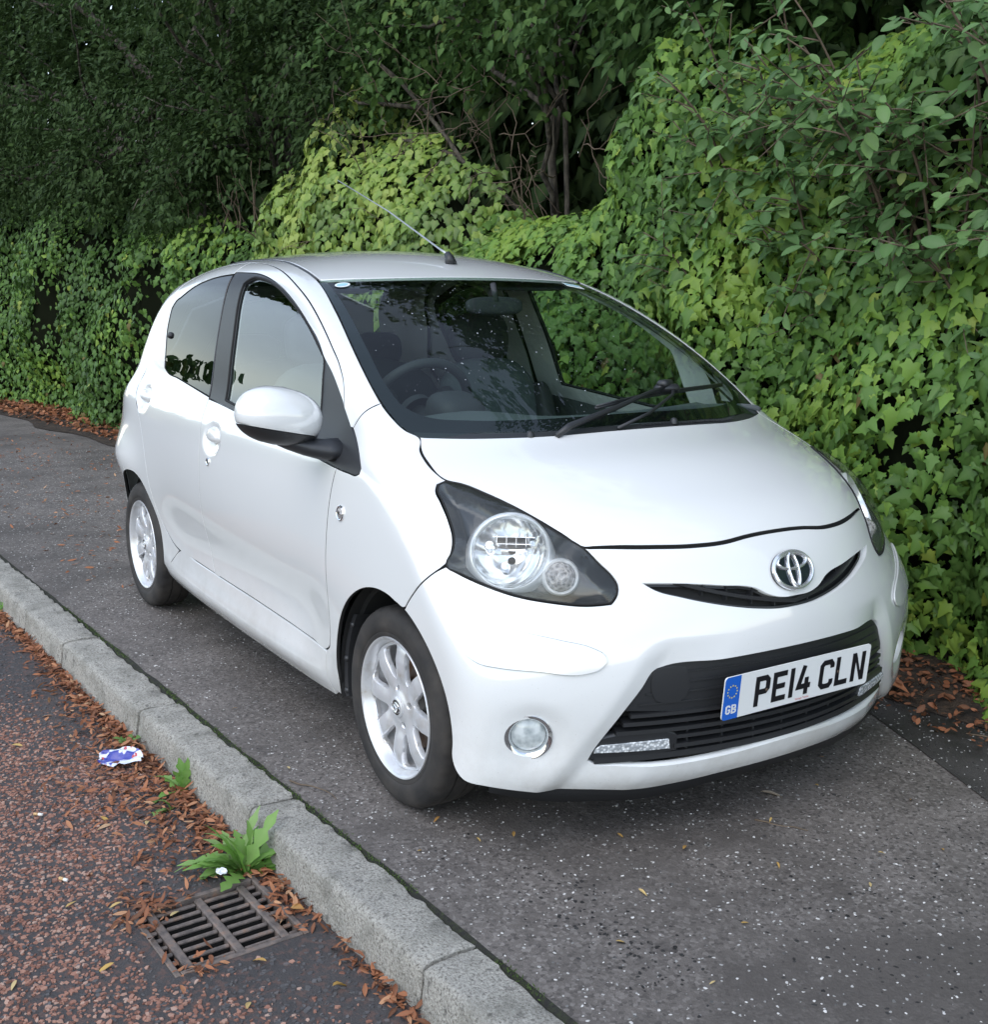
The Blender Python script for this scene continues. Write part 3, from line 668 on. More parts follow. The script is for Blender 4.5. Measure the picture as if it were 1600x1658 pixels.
a = [np.concatenate(v) for v in zip(ivy_points(-5.85, -3.3, 7000, size=(.045, .082), seed=5, depth=.22, gap=.32), ivy_points(-5.85, -3.3, 2200, depth=.03, size=(.045, .08), seed=6, gap=.36))]
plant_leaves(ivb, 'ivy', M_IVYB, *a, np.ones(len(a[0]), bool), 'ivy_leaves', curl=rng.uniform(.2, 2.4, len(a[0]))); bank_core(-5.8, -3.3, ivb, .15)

# ------------------------------------------------------------------ trees behind the bank
def wobble(a, b, k, amp, seed):
    r = np.random.default_rng(seed); a, b = np.array(a, float), np.array(b, float); L_ = np.linalg.norm(b-a); out = []; o = np.zeros(3)
    for i in range(k+1):
        u = i/k; o = o+r.normal(0, amp*L_/k, 3); out.append(a+(b-a)*u+o*math.sin(math.pi*u)**.5)
    return out
def crown(pos_fn, N, seed): return pos_fn(np.random.default_rng(seed), N)
def make_tree(name, label, base, lean, trunk_h, r0, clumps, nleaf, lsize, seed, kind='broad', m=M_TREE, tint0=.45, nsingle=300, group='trees behind the ivy'):
    t = empty(name, (0, 0, 0)); tag(t, label, 'tree', group); r = np.random.default_rng(seed)
    base = np.array(base, float); top = base+np.array([lean[0], lean[1], trunk_h]); pts = wobble(base, top, 9, .12, seed)
    s = MB(); s.tube(pts, list(np.linspace(r0, r0*.55, len(pts))), 10); s.build('trunk', BARK, t, True)
    P, N_, T_, S, C = [], [], [], [], []
    for ci, (c, rad, wgt) in enumerate(clumps):
        c = np.array(c, float); rad = np.array(rad, float); b0 = pts[-1-ci % 5]; s = MB(); lp = wobble(b0, c, 8, .16, seed*31+ci)
        s.tube(lp, list(np.linspace(r0*.42, .012, len(lp))), 7)
        for q in range(5):
            e = c+unit(r.normal(0, 1, 3))*rad*r.uniform(.5, .95); s.tube(wobble(lp[3+q % 5], e, 6, .2, seed*77+ci*9+q), list(np.linspace(.018, .004, 7)), 5)
        s.build('limb', BARK, t, True)
        n_ = int(nleaf*wgt); ns_ = max(12, n_//34); dc = unit(r.normal(0, 1, (ns_, 3))); rc_ = r.random(ns_)**.5; pk = r.integers(0, ns_, n_); d = dc[pk]; rr = rc_[pk]; hang = r.random(n_)[:, None]; p = c+d*rr[:, None]*rad+d*hang*[.16, .10, .06]-hang**2*[0, .02, .22]+r.normal(0, .055, (n_, 3))
        sub_ = fbm(p[:, 0]*2.4+ci, p[:, 1]*2.4, p[:, 2]*2.4, 2); p = p[sub_ > .38]; d = d[sub_ > .38]; rr = rr[sub_ > .38]; k = len(p)
        P.append(p); N_.append(unit(np.array([0, -.25, .75])+d*.5+r.normal(0, .45, (k, 3)))); T_.append(d*.6+np.array([0, -.25, -.55])+r.normal(0, .4, (k, 3)))
        S.append(r.uniform(*lsize, k)); C.append(np.clip(tint0+r.normal(0, .18, k)+.5*(fbm(p[:, 0]*1.7, p[:, 2]*1.7, 3., 2)-.5), 0, .97))
    P, N_, T_, S, C = (np.concatenate(v) for v in (P, N_, T_, S, C))
    plant_leaves(t, kind, m, P, N_, T_, S, C, np.ones(len(P), bool), 'crown', nsingle=nsingle); return t
make_tree('dark_tree', 'dark shaded tree overhanging the hedge in the far left corner', (-10.6, 2.4, 0), (.3, -.3), 3.4, .14,
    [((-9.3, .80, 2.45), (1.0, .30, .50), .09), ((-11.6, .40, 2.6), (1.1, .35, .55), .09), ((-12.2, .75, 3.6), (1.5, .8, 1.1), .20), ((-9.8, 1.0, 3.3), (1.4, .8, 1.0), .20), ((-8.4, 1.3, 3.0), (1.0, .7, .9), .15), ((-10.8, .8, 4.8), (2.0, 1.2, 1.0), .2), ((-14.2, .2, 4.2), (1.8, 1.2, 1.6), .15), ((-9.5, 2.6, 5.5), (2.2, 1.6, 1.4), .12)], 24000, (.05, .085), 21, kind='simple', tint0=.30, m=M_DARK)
make_tree('dark_tree', 'dark shaded tree with leaning trunk between the far corner and the bright ivy', (-7.0, 2.3, 0), (-.5, -.2), 3.0, .11,
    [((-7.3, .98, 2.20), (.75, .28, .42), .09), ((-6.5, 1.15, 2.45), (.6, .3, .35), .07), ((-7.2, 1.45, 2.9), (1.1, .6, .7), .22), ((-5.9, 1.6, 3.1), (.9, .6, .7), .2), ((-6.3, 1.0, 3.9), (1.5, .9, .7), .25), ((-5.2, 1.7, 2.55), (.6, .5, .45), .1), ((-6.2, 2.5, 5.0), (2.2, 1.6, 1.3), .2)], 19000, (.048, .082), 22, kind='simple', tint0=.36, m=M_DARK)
make_tree('hollow_tree', 'slender tree with crooked bare trunk in the dark hollow above the car roof', (-3.42, 2.25, 0), (-.05, -.05), 2.45, .045,
    [((-4.35, 2.0, 3.2), (.85, .5, .45), .22), ((-3.6, 2.3, 3.5), (.9, .7, .5), .22), ((-2.9, 1.75, 2.95), (.7, .45, .40), .18), ((-4.9, 1.7, 2.9), (.5, .4, .35), .10), ((-3.2, 1.9, 4.4), (1.5, 1.1, .7), .22)], 9500, (.045, .078), 23, kind='broad', tint0=.6)
make_tree('tall_tree', 'tall leafy tree standing behind the ivy bank at the top right', (-.6, 3.0, 0), (.1, -.4), 4.0, .15,
    [((-1.4, 1.75, 2.85), (.8, .5, .5), .14), ((-.4, 1.9, 3.0), (1.0, .6, .6), .14), ((.7, 2.0, 2.9), (.9, .6, .6), .14), ((-.6, 1.9, 4.6), (1.8, 1.4, 1.1), .28), ((-2.4, 2.3, 4.8), (1.4, 1.2, 1.0), .2), ((1.4, 1.8, 4.2), (1.2, 1.2, 1.0), .1)], 16000, (.055, .095), 24, tint0=.4)
# deep screen of foliage behind the trees
r = np.random.default_rng(55); N = 84000
x = r.uniform(-24, 4.5, N); z = 8.4*r.random(N)**.9; y = hedge_y(x)+2.3+2.6*r.random(N)
k = fbm(x*1.3, z*1.3, y, 2) > .16; x, y, z = x[k], y[k], z[k]; N = len(x)
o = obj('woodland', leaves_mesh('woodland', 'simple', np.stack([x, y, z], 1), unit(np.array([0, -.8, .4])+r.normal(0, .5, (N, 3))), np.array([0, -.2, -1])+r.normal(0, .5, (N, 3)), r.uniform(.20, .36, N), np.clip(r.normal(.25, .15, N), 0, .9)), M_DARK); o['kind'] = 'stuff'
N = 9000; x = r.uniform(-24, 4.5, N); z = 6*r.random(N); y = hedge_y(x)+5.0+1.6*r.random(N)
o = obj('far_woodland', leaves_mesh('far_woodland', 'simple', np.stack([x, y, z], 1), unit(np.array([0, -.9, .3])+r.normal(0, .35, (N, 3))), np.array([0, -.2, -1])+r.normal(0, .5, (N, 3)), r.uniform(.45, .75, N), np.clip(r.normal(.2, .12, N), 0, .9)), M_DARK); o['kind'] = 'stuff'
# bare twigs in the hollow
tw = empty('dead_branches', (0, 0, 0)); tag(tw, 'tangle of bare dry twigs in the dark hollow beside the crooked trunk', 'branches')
r = np.random.default_rng(8)
for i in range(38):
    a = np.array([r.uniform(-4.6, -2.5), r.uniform(1.55, 2.1), r.uniform(1.55, 2.6)]); d = unit(np.array([r.normal(0, .8), r.normal(-.2, .4), r.normal(.1, .6)])); L_ = r.uniform(.35, .95)
    s = MB(); p_ = wobble(a, a+d*L_, 9, .28, 900+i); s.tube(p_, list(np.linspace(r.uniform(.003, .006), .0012, 10)), 5)
    for q in (3, 5, 7): s.tube(wobble(p_[q], p_[q]+unit(d+r.normal(0, .7, 3))*L_*.4, 5, .3, 500+i*9+q), list(np.linspace(.003, .0013, 6)), 4)
    s.build('twig', TWIG, tw, True)
for i in range(16):
    a = np.array([r.uniform(-7.3, -5.6), r.uniform(1.2, 1.5), r.uniform(1.5, 1.9)]); d = unit(np.array([r.normal(.3, .4), r.normal(-.2, .3), r.normal(.9, .4)])); s = MB(); s.tube(wobble(a, a+d*r.uniform(.4, .9), 7, .2, 300+i), list(np.linspace(.007, .002, 8)), 5); s.build('twig', TWIG, tw, True)

# ------------------------------------------------------------------ oval-leaved shrub in front of the bank
sh = empty('shrub', (0, 0, 0)); tag(sh, 'grey-green shrub with oval leaves on arching stems in the top right corner', 'shrub')
r = np.random.default_rng(77); P, N_, T_, S, C = [], [], [], [], []
for i in range(76):
    bx = r.uniform(-1.15, 1.3); a = np.array([bx, float(bank_y(np.array([bx]), np.array([1.2]))[0])+.15, r.uniform(.85, 1.5)]); e = a+np.array([r.normal(-.05, .22), -r.uniform(.18, .55), r.uniform(.45, 1.15)])
    mid_ = (a+e)/2+np.array([0, .12, .22]); path = [a*(1-t)**2+2*mid_*t*(1-t)+e*t*t for t in np.linspace(0, 1, 12)]
    s = MB(); s.tube(path, list(np.linspace(.008, .0025, 12)), 6); s.build('stem', TWIG, sh, True)
    tw_ = [path]
    for q in (4, 6, 8, 9):
        d = unit(np.array([r.normal(0, 1), -abs(r.normal(.5, .4)), r.normal(.35, .5)])); tw_.append([path[q]+d*t*r.uniform(.16, .34)+np.array([0, 0, -.03])*t*t for t in np.linspace(0, 1, 7)])
    for w in tw_[1:]: s = MB(); s.tube(w, list(np.linspace(.0035, .0015, 7)), 5); s.build('side_stem', TWIG, sh, True)
    for w in tw_:
        k = 15 if w is path else 11
        for j in range(k):
            t = .15+.85*j/(k-1); f = t*(len(w)-1); i0 = min(int(f), len(w)-2); p = w[i0]+(w[i0+1]-w[i0])*(f-i0); ax = unit(w[i0+1]-w[i0]); ph = j*2.4+r.normal(0, .4)
            o1 = unit(np.cross(ax, [0, 0, 1.])+1e-6); o2 = np.cross(ax, o1); d = unit(ax*.65+o1*math.cos(ph)+o2*math.sin(ph)); P.append(p); T_.append(d+np.array([0, -.1, -.12])); N_.append(np.array([0, -.45, .9])+r.normal(0, .4, 3)); S.append(.040+.048*r.random()**1.4); C.append(np.clip(.5+r.normal(0, .2), 0, .96))
plant_leaves(sh, 'oval', M_OVAL, np.array(P), np.array(N_), np.array(T_), np.array(S), np.array(C), np.ones(len(P), bool), 'foliage')

# ------------------------------------------------------------------ street trees beyond the road (they show in the side windows)
for i, (c, rad, nl, lab) in enumerate((((-15.5, -5.2, 7.7), (3.6, 2.6, 2.6), 5600, 'broad street tree overhanging the road well behind the car, seen only mirrored in its windows'), ((-30, -10.5, 1.9), (6.5, 4, 1.7), 4200, 'low round tree far down the road, the nearest one mirrored low in the windows'), ((-38, -17, 2.3), (8, 5, 2.0), 4000, 'wide tree far down the road beyond the others, mirrored low in the windows'), ((-27, -16, 1.8), (5, 4, 1.5), 3400, 'small tree across the road, mirrored low in the windows'))):
    t = empty('street_tree', (0, 0, 0)); tag(t, lab, 'tree', 'trees across the road'); r = np.random.default_rng(400+i); c = np.array(c); s = MB(); s.tube(wobble((c[0]+(4 if i == 0 else .5), c[1]-(9 if i == 0 else .5), ROAD_Z), c-np.array([0, 0, rad[2]*.4]), 8, .06, 40+i), list(np.linspace(.22, .10, 9)), 8); s.build('trunk', BARK, t, True)
    d = unit(r.normal(0, 1, (nl, 3))); p = c+d*(r.random(nl)**.4)[:, None]*np.array(rad); k = fbm(p[:, 0]*.7, p[:, 1]*.7, p[:, 2]*.9, 2) > .42; p, d = p[k], d[k]; nl = len(p)
    o = obj('crown', leaves_mesh('crown', 'broad', p, unit(d+r.normal(0, .6, (nl, 3))), r.normal(0, 1, (nl, 3)), r.uniform(.30, .52, nl), np.clip(r.normal(.55, .2, nl), 0, .95)), M_TREE, t)

# ------------------------------------------------------------------ leaf litter
def litter(name, pts, z, size, kind='lance', lift_=.012, m=M_DEAD, tlo=0., thi=.93):
    N = len(pts); pos = np.column_stack([pts, z+rng.random(N)**2*lift_+.002]); nrm = unit(np.array([0, 0, 1])+rng.normal(0, .38, (N, 3))); a = rng.uniform(0, 6.28, N); tip = np.stack([np.cos(a), np.sin(a), rng.normal(0, .15, N)], 1)
    o = obj(name, leaves_mesh(name, kind, pos, nrm, tip, rng.uniform(*size, N), np.clip(rng.beta(1.3, 1.5, N)*(thi-tlo)+tlo, 0, 1), rng.uniform(-.8, 1.8, N)), m); o['kind'] = 'stuff'; return o
def front_y(x): return kerb_back(x)-.146-.06*np.clip(-x-.2, 0, 4)/2.5*.15
N = 30000; x = rng.uniform(-5.0, .75, N); u = rng.exponential(1, N)
wdt = np.interp(x, [-5, -3, -2.2, -1.6, -1.1, -.8, -.45, -.15, .0, .08, .3, .6, .75], [.02, .022, .026, .032, .050, .075, .095, .085, .05, .015, .012, .014, .02])
dens = np.interp(x, [-5, -2.5, -1.4, -.9, -.3, -.02, .10, .35, .55, .75], [.5, .5, .6, 1, 1, .9, .10, .06, .16, .3])
k = rng.random(N) < dens*.30; x, u, wdt = x[k], u[k], wdt[k]; y = front_y(x)-.004-u*wdt*(.55+.9*fbm(x*3, 0., 1., 2)); k = y > -1.75; x, y = x[k], y[k]
gm = (x > GX0-.03) & (x < GX1+.02) & (y < GY1-.02) & (y > GY0)
litter('gutter_leaf_litter', np.column_stack([x, y])[~gm], ROAD_Z, (.012, .044), lift_=.020)
q = np.column_stack([rng.normal(0, 1, 260)*.05, rng.normal(0, 1, 260)*.05]); cc = np.array([(-.02, -1.47), (.0, -1.40), (.14, -1.155), (.22, -1.16), (.30, -1.44), (.05, -1.50)])[rng.integers(0, 6, 260)]
litter('grate_leaf_litter', (q*.6+cc), ROAD_Z, (.015, .042), lift_=.012)
N = 7000; x = rng.uniform(-22, -4.5, N); y = hedge_y(x)-rng.random(N)**1.8*.50+.15; litter('verge_leaf_litter', np.column_stack([x, y]), np.interp(hedge_y(x)-y, [-.1, .25, .5], [.055, .040, .010]), (.03, .075), 'oval', .03, tlo=.0, thi=.8)
N = 2800; x = rng.uniform(-2., 2.2, N); y = hedge_y(x)-rng.random(N)**1.3*.50+.10; litter('hedge_foot_litter', np.column_stack([x, y]), np.interp(hedge_y(x)-y, [-.1, .15, .36], [.055, .040, .012]), (.012, .042), 'oval', .02, thi=.52)
N = 900; x = rng.uniform(-9, -2.6, N); y = hedge_y(x)-.6-rng.random(N)*1.5; litter('scattered_leaf_crumbs', np.column_stack([x, y])[y > kerb_back(x)+.1], .0, (.02, .05), 'lance', .006, tlo=.3)
# single leaves one can count
def one_leaf(name, label, cat, group, x, y, z, size, tint, kind='oval', m=M_DEAD, ang=None, curl=1.):
    T, F, rib = TPL[kind]; me = mesh(name, T*[1, 1, curl], F, True); set_attr(me, 'tint', np.full(len(T), tint)); set_attr(me, 'rib', rib); o = obj(name, me, m); o.location = (x, y, z+.004+.2*size*abs(curl)*.5); o.scale = (size,)*3; o.rotation_euler = (rng.normal(0, .15), rng.normal(0, .12), rng.uniform(0, 6.28) if ang is None else ang); return tag(o, label, cat, group)
M_YEL = leaf_mat('yellow_leaf', [(0, (.38, .16, .04)), (.5, (.55, .34, .08)), (1, (.62, .50, .26))], .6, .1, ribc=(.6, .45, .2))
LAB = 'small yellow-orange leaf lying on the grey pavement'
for (x, y) in ((.72, -.52), (.63, -.30), (.55, .28), (.42, .45), (.80, -.15), (.9, .10), (.86, -.70), (.95, -.42), (.35, -.62), (.28, -.86), (.62, .02), (1.0, -.05), (.98, .25), (.47, -.38), (-.35, -.93), (.15, -.72), (-.9, -.88), (1.08, -.62), (.75, .42), (.30, -.70)):
    one_leaf('fallen_leaf', LAB, 'leaf', 'yellow leaves on the pavement', x, y, .0, rng.uniform(.018, .030), rng.random(), 'lance', M_YEL, curl=rng.uniform(.4, 2))
LAB = 'curled tan leaf lying on the reddish road tarmac'
for (x, y) in ((.38, -1.30), (.20, -1.585), (-.10, -1.62), (-.55, -1.42), (-.42, -1.33), (-1.2, -1.50), (.52, -1.40), (.55, -1.22), (-.05, -1.50), (.15, -1.78), (-.8, -1.75), (.5, -1.62)):
    one_leaf('fallen_leaf', LAB, 'leaf', 'tan leaves on the road', x, y, ROAD_Z, rng.uniform(.030, .055), rng.uniform(.3, 1), 'lance', M_YEL, curl=rng.uniform(.5, 2.5))
one_leaf('fallen_leaf', 'long pale grey-green leaf lying under the front bumper', 'leaf', None, .50, .10, .0, .085, .99, 'lance', M_DEAD, ang=1.0, curl=1.2)
one_leaf('fallen_leaf', 'large brown leaf leaning against the foot of the ivy beside the bumper', 'leaf', None, .12, 1.03, .02, .12, .62, 'broad', M_DEAD, ang=.4, curl=2.)
one_leaf('fallen_leaf', 'yellow leaf resting on the bars of the drain grate', 'leaf', None, .075, -1.42, ROAD_Z, .035, .9, 'lance', M_YEL, ang=2.2)
one_leaf('fallen_leaf', 'red-orange leaf at the right corner of the drain grate', 'leaf', None, .20, -1.165, ROAD_Z+.006, .035, .0, 'broad', M_YEL, ang=.7)

# ------------------------------------------------------------------ weeds and rubbish in the gutter
M_WEED = leaf_mat('weed_leaf', [(0, (.09, .22, .04)), (.5, (.18, .38, .06)), (1, (.32, .46, .18))], .5, .3, ribc=(.30, .42, .16))
def weed_leaf(L_, W_, droop, lobes, seed):
    r = np.random.default_rng(seed); k = 12; V, F = [], []
    for i in range(k+1):
        u = i/k; w = W_*(math.sin(math.pi*min(1, u*.93+.05))**.8)*(1+.55*math.sin(u*lobes*math.pi*2)*(u < .9)); x = L_*(u-.12*droop*u*u); z = L_*(.55*u-droop*u*u); V += [(x, -w, z+.25*w), (x, 0, z), (x, w, z+.25*w)]
    F = [(3*i+a, 3*i+3+a, 3*i+4+a, 3*i+1+a) for i in range(k) for a in (0, 1)]; return np.array(V), F
def weed(label, loc, n_, L_, W_, seed, spread=(0, 360), group='weeds along the kerb', up=1.):
    t = empty('weed', loc); tag(t, label, 'weed', group); r = np.random.default_rng(seed)
    for i in range(n_):
        V, F = weed_leaf(L_*r.uniform(.6, 1.15), W_*r.uniform(.7, 1.2), r.uniform(.25, .85)/up, r.integers(3, 6), seed*50+i); me = mesh('leaf', V, F, True); set_attr(me, 'tint', np.full(len(V), r.random())); set_attr(me, 'rib', np.tile([0, 1, 0], len(V)//3)); me.materials.append(M_WEED)
        o = obj('leaf', me, M_WEED, t); o.rotation_euler = (r.normal(0, .35), r.uniform(-.95, .35)*up, R(r.uniform(*spread)))
    return t
weed('large dandelion-like weed growing beside the drain grate', (-.035, -1.195, ROAD_Z), 46, .165, .0150, 3, (60, 330), None, 1.0)
weed('medium weed with one upright leaf in the leaf litter by the kerb', (-.60, -1.17, ROAD_Z), 13, .125, .013, 4, (90, 290), None, 1.4)
weed('small weed farthest up the kerb beside the crumpled wrapper', (-1.04, -1.20, ROAD_Z), 10, .065, .010, 5, (80, 290), None)
weed('tiny weed in the gutter at the left edge of the picture', (-2.95, -1.25, ROAD_Z), 8, .07, .010, 6, (80, 290), None)
weed('drooping weed seedling in the litter between the upright weed and the dandelion', (-.50, -1.235, ROAD_Z), 6, .075, .010, 9, (120, 280), None)
WRAP = mat('printed_wrapper', (.6, .62, .68), .3, coat=.4); n = NT(WRAP); f = n.noise(n.coord('Object'), 17, 2); g = n.noise(n.coord('Object'), 40, 2)
col = n.ramp(f, [(.42, (.03, .04, .30)), (.47, (.06, .07, .36)), (.50, (.72, .76, .82)), (.66, (.62, .68, .78))]); n.color(n.mix(n.ramp(g, [(.66, (0,)*3), (.69, (1,)*3)]), col, (.45, .06, .06)))
k = 12; V = []
for i in range(k+1):
    for j in range(k+1):
        u, v = i/k-.5, j/k-.5; taper = 1-.75*abs(u*2)**2.2; x, y = u*.165, v*.085*taper; V.append((x, y, .016+.020*(fbm(u*5+3, v*5+8, 1., 3)-.5)*2+.012*abs(v)*taper))
wr = obj('wrapper', mesh('wrapper', V, [(i*(k+1)+j, (i+1)*(k+1)+j, (i+1)*(k+1)+j+1, i*(k+1)+j+1) for i in range(k) for j in range(k)], True), WRAP); wr.location = (-.90, -1.262, ROAD_Z+.012); wr.rotation_euler = (R(26), R(-8), R(38)); tag(wr, 'crumpled blue and white wrapper lying on the leaf litter', 'wrapper')
sm = wr.copy(); sm.data = wr.data.copy(); sm.data.materials.clear(); sm.data.materials.append(mat('white_paper', (.72, .74, .76), .6)); COL.objects.link(sm); sm.name = 'paper_scrap'; sm.scale = (.17, .26, .4); sm.location = (-.01, -1.262, ROAD_Z+.035); sm.rotation_euler = (.5, .2, 1.1); tag(sm, 'small white scrap of paper caught in the leaves of the large weed', 'paper')
FILT = mat('cigarette_filter', (.55, .36, .17), .8); PAPER = mat('cigarette_paper', (.75, .74, .70), .8)
for (x, y, a, lab, fl) in ((-.66, -1.565, .9, 'white cigarette end nearest the left edge of the road', .5), (-.243, -1.592, .6, 'cigarette end with orange filter on the red road surface', .55), (-.02, -1.80, 1.9, 'cigarette end lowest in the left corner of the picture', .5)):
    c = empty('cigarette_end', (x, y, ROAD_Z+.007)); c.rotation_euler = (0, .05, a); tag(c, lab, 'cigarette end', 'cigarette ends on the road'); L_ = .026
    s = MB(); s.tube([(-L_/2, 0, 0), (L_*(fl-.5), 0, 0)], .0040, 10); s.build('filter', FILT, c, True); s = MB(); s.tube([(L_*(fl-.5), 0, 0), (L_/2, 0, 0)], .0041, 10); s.build('paper', PAPER, c, True)
for i, (a, b, lab) in enumerate((((-.28, -.96, .004), (-.10, -.90, .004), 'bent brown twig on the pavement beside the kerb'), ((.55, .95, .02), (.95, 1.10, .03), 'thin dry twig on the soil at the hedge foot'), ((.60, -.02, .003), (.72, .05, .003), 'dark thin twig on the pavement in front of the bumper'))):
    s = MB(); s.tube(wobble(a, b, 8, .12, 70+i), list(np.linspace(.0028, .0012, 9)), 5); o = s.build('twig', TWIG, None, True); tag(o, lab, 'twig')
# moss tufts along the kerb joint
N = 2600; x = rng.uniform(-2.5, 1.6, N); k = fbm(x*2.2, 3., 6., 2) > .47; x = x[k]; y = kerb_back(x)+rng.normal(.006, .006, len(x)); pos = np.column_stack([x, y, np.full(len(x), .002)])
o = obj('moss_tufts', leaves_mesh('moss_tufts', 'lance', pos, unit(rng.normal(0, 1, (len(x), 3))), np.array([0, 0, .8])+rng.normal(0, .6, (len(x), 3)), rng.uniform(.004, .010, len(x)), rng.random(len(x))*.7), leaf_mat('moss_blade', [(0, (.03, .05, .015)), (1, (.10, .17, .03))], .8)); o['kind'] = 'stuff'
# ------------------------------------------------------------------ car materials
PAINT = mat('white_paint', (.76, .765, .755), .2, coat=1.0); PAINT.node_tree.nodes['Principled BSDF'].inputs['Coat IOR'].default_value = 1.7
n = NT(PAINT); tc_ = n.coord('Object'); sp = n.n('SeparateXYZ'); n.l(tc_, sp.inputs[0])
lowf = n.ramp(sp.outputs['Z'], [(.16, (1,)*3), (.44, (0,)*3)]); grime = n.math('MULTIPLY', lowf, n.ramp(n.noise(tc_, 7, 6, .65), [(.38, (0,)*3), (.75, (.55,)*3)]))
spk = n.math('MULTIPLY', n.ramp(sp.outputs['Z'], [(.2, (1,)*3), (.7, (.12,)*3)]), n.ramp(n.noise(tc_, 240, 2), [(.70, (0,)*3), (.76, (.5,)*3)]))
n.color(n.mix(spk, n.mix(grime, (.76, .765, .755), (.40, .36, .30)), (.25, .22, .18)))
BLACK = mat('satin_black_plastic', (.022, .023, .025), .38)
n = NT(BLACK); n.bump(n.noise(n.coord('Object'), 900, 2), .12, .001)
TRIM = mat('dark_grey_trim', (.030, .032, .036), .42)
n = NT(TRIM); n.bump(n.noise(n.coord('Object'), 700, 2), .2, .001)
SEAL_SHADE = mat('rubber_and_gap_shade', (.008, .008, .008), .8)  # for rubber parts, and for shade painted into the panel gaps
LINER = mat('wheel_liner_felt', (.02, .02, .02), .9)
CHROME = mat('chrome', (.80, .81, .82), .06, metal=1)
GLASS_WS = glass_mat('windscreen_glass', (.70, .80, .76), 1.42)
GLASS_SIDE = glass_mat('side_glass', (.80, .88, .86), 3.0)
GLASS_CLEAR = glass_mat('clear_side_glass', (.92, .96, .95), 1.45)
GLASS_TINT = glass_mat('privacy_glass', (.045, .052, .056), 1.62)
LENS = glass_mat('lamp_lens', (.96, .97, .96), 1.5, haze=(.018, (.55, .56, .42)))
INT_DARK = mat('interior_dark', (.03, .032, .036), .65)
INT_GREY = mat('interior_grey', (.10, .112, .118), .7)
INT_LIGHT = mat('interior_pale_lining', (.50, .52, .51), .8)
def m3(L): return [(x, -y if y > 0 else y, z) for x, y, z in L]
def dA(L): return [tuple(v) for v in to_dom('A', L)]
def dC(L): return [tuple(v) for v in to_dom('C', L)]
car = empty('car', (0, 0, 0))
tag(car, 'white five-door hatchback parked on the pavement with front number plate PE14 CLN', 'car')

# ------------------------------------------------------------------ seams traced on the near side (y negative)
ROOF_SEAM = [(-.382,-.721,1.046),(-.412,-.707,1.105),(-.459,-.695,1.148),(-.545,-.678,1.201),(-.659,-.657,1.263),(-.802,-.630,1.326),(-.974,-.602,1.382),(-1.171,-.567,1.426),(-1.392,-.537,1.450),(-1.555,-.527,1.460)]
DOOR_FRONT = [(-.382,-.721,1.046),(-.371,-.737,.990),(-.343,-.761,.932),(-.313,-.781,.879),(-.324,-.793,.820),(-.335,-.802,.731),(-.340,-.805,.672),(-.346,-.805,.595),(-.349,-.801,.519),(-.356,-.793,.439),(-.363,-.788,.369),(-.370,-.787,.347),(-.393,-.785,.331)]
DOOR_BOTTOM = [(-.503,-.780,.330),(-.747,-.777,.337),(-1.042,-.776,.344),(-1.315,-.773,.347),(-1.374,-.772,.348)]
B_SEAM = [(-1.400,-.770,.385),(-1.425,-.775,.462),(-1.430,-.791,.542),(-1.428,-.801,.626),(-1.428,-.801,.702),(-1.432,-.796,.782),(-1.442,-.786,.853),(-1.455,-.771,.903),(-1.462,-.753,.946),(-1.464,-.740,.976)]
B_TOP = [(-1.510,-.665,1.20),(-1.555,-.583,1.422)]
FRAME_TOP = [(-1.555,-.583,1.422),(-1.453,-.587,1.421),(-1.303,-.594,1.416),(-1.110,-.615,1.388),(-.921,-.640,1.337),(-.743,-.665,1.266),(-.619,-.683,1.204),(-.575,-.691,1.172),(-.497,-.702,1.129),(-.382,-.721,1.046)]
FRAME_LOW = [(-.313,-.781,.879),(-.417,-.777,.888),(-.80,-.76,.925),(-1.364,-.743,.971),(-1.464,-.740,.976)]
GLASS_F = [(-1.298,-.737,.988),(-1.350,-.68,1.20),(-1.391,-.637,1.346),(-1.395,-.619,1.384),(-1.345,-.608,1.401),(-1.245,-.610,1.399),(-1.089,-.624,1.373),(-.930,-.644,1.328),(-.798,-.660,1.280),(-.675,-.678,1.220),(-.599,-.690,1.178),(-.579,-.692,1.166),(-.556,-.708,1.107),(-.529,-.729,1.021),(-.500,-.755,.920),(-.85,-.75,.950)]
FENDER_TRI = [(-.382,-.721,1.046),(-.298,-.738,.987),(-.211,-.761,.931),(-.171,-.776,.896),(-.172,-.78,.882),(-.184,-.781,.877),(-.238,-.781,.876),(-.313,-.781,.879),(-.343,-.761,.933),(-.371,-.737,.990)]
GLASS_R = [(-2.103,-.699,1.051),(-2.137,-.679,1.130),(-2.173,-.656,1.210),(-2.178,-.634,1.283),(-2.150,-.626,1.310),(-2.086,-.620,1.332),(-1.954,-.605,1.373),(-1.795,-.594,1.400),(-1.572,-.590,1.415),(-1.522,-.665,1.20),(-1.478,-.737,.984),(-1.694,-.725,1.003),(-1.894,-.714,1.021),(-2.042,-.706,1.033)]
REAR_EDGE = [(-1.805,-.764,.351),(-1.868,-.763,.361),(-1.96,-.767,.40),(-2.034,-.772,.470),(-2.088,-.786,.561),(-2.160,-.781,.72),(-2.240,-.769,.820),(-2.335,-.74,.90),(-2.372,-.72,.97),(-2.345,-.69,1.06),(-2.295,-.66,1.18),(-2.272,-.63,1.28),(-2.210,-.6,1.345),(-2.06,-.56,1.408),(-1.85,-.535,1.445),(-1.555,-.527,1.460)]
WS_EDGE = [(-.096,-.635,.980),(-.133,-.653,.994),(-.197,-.665,1.027),(-.252,-.667,1.059),(-.309,-.664,1.095),(-.471,-.639,1.189),(-.695,-.590,1.300),(-.950,-.536,1.395)]
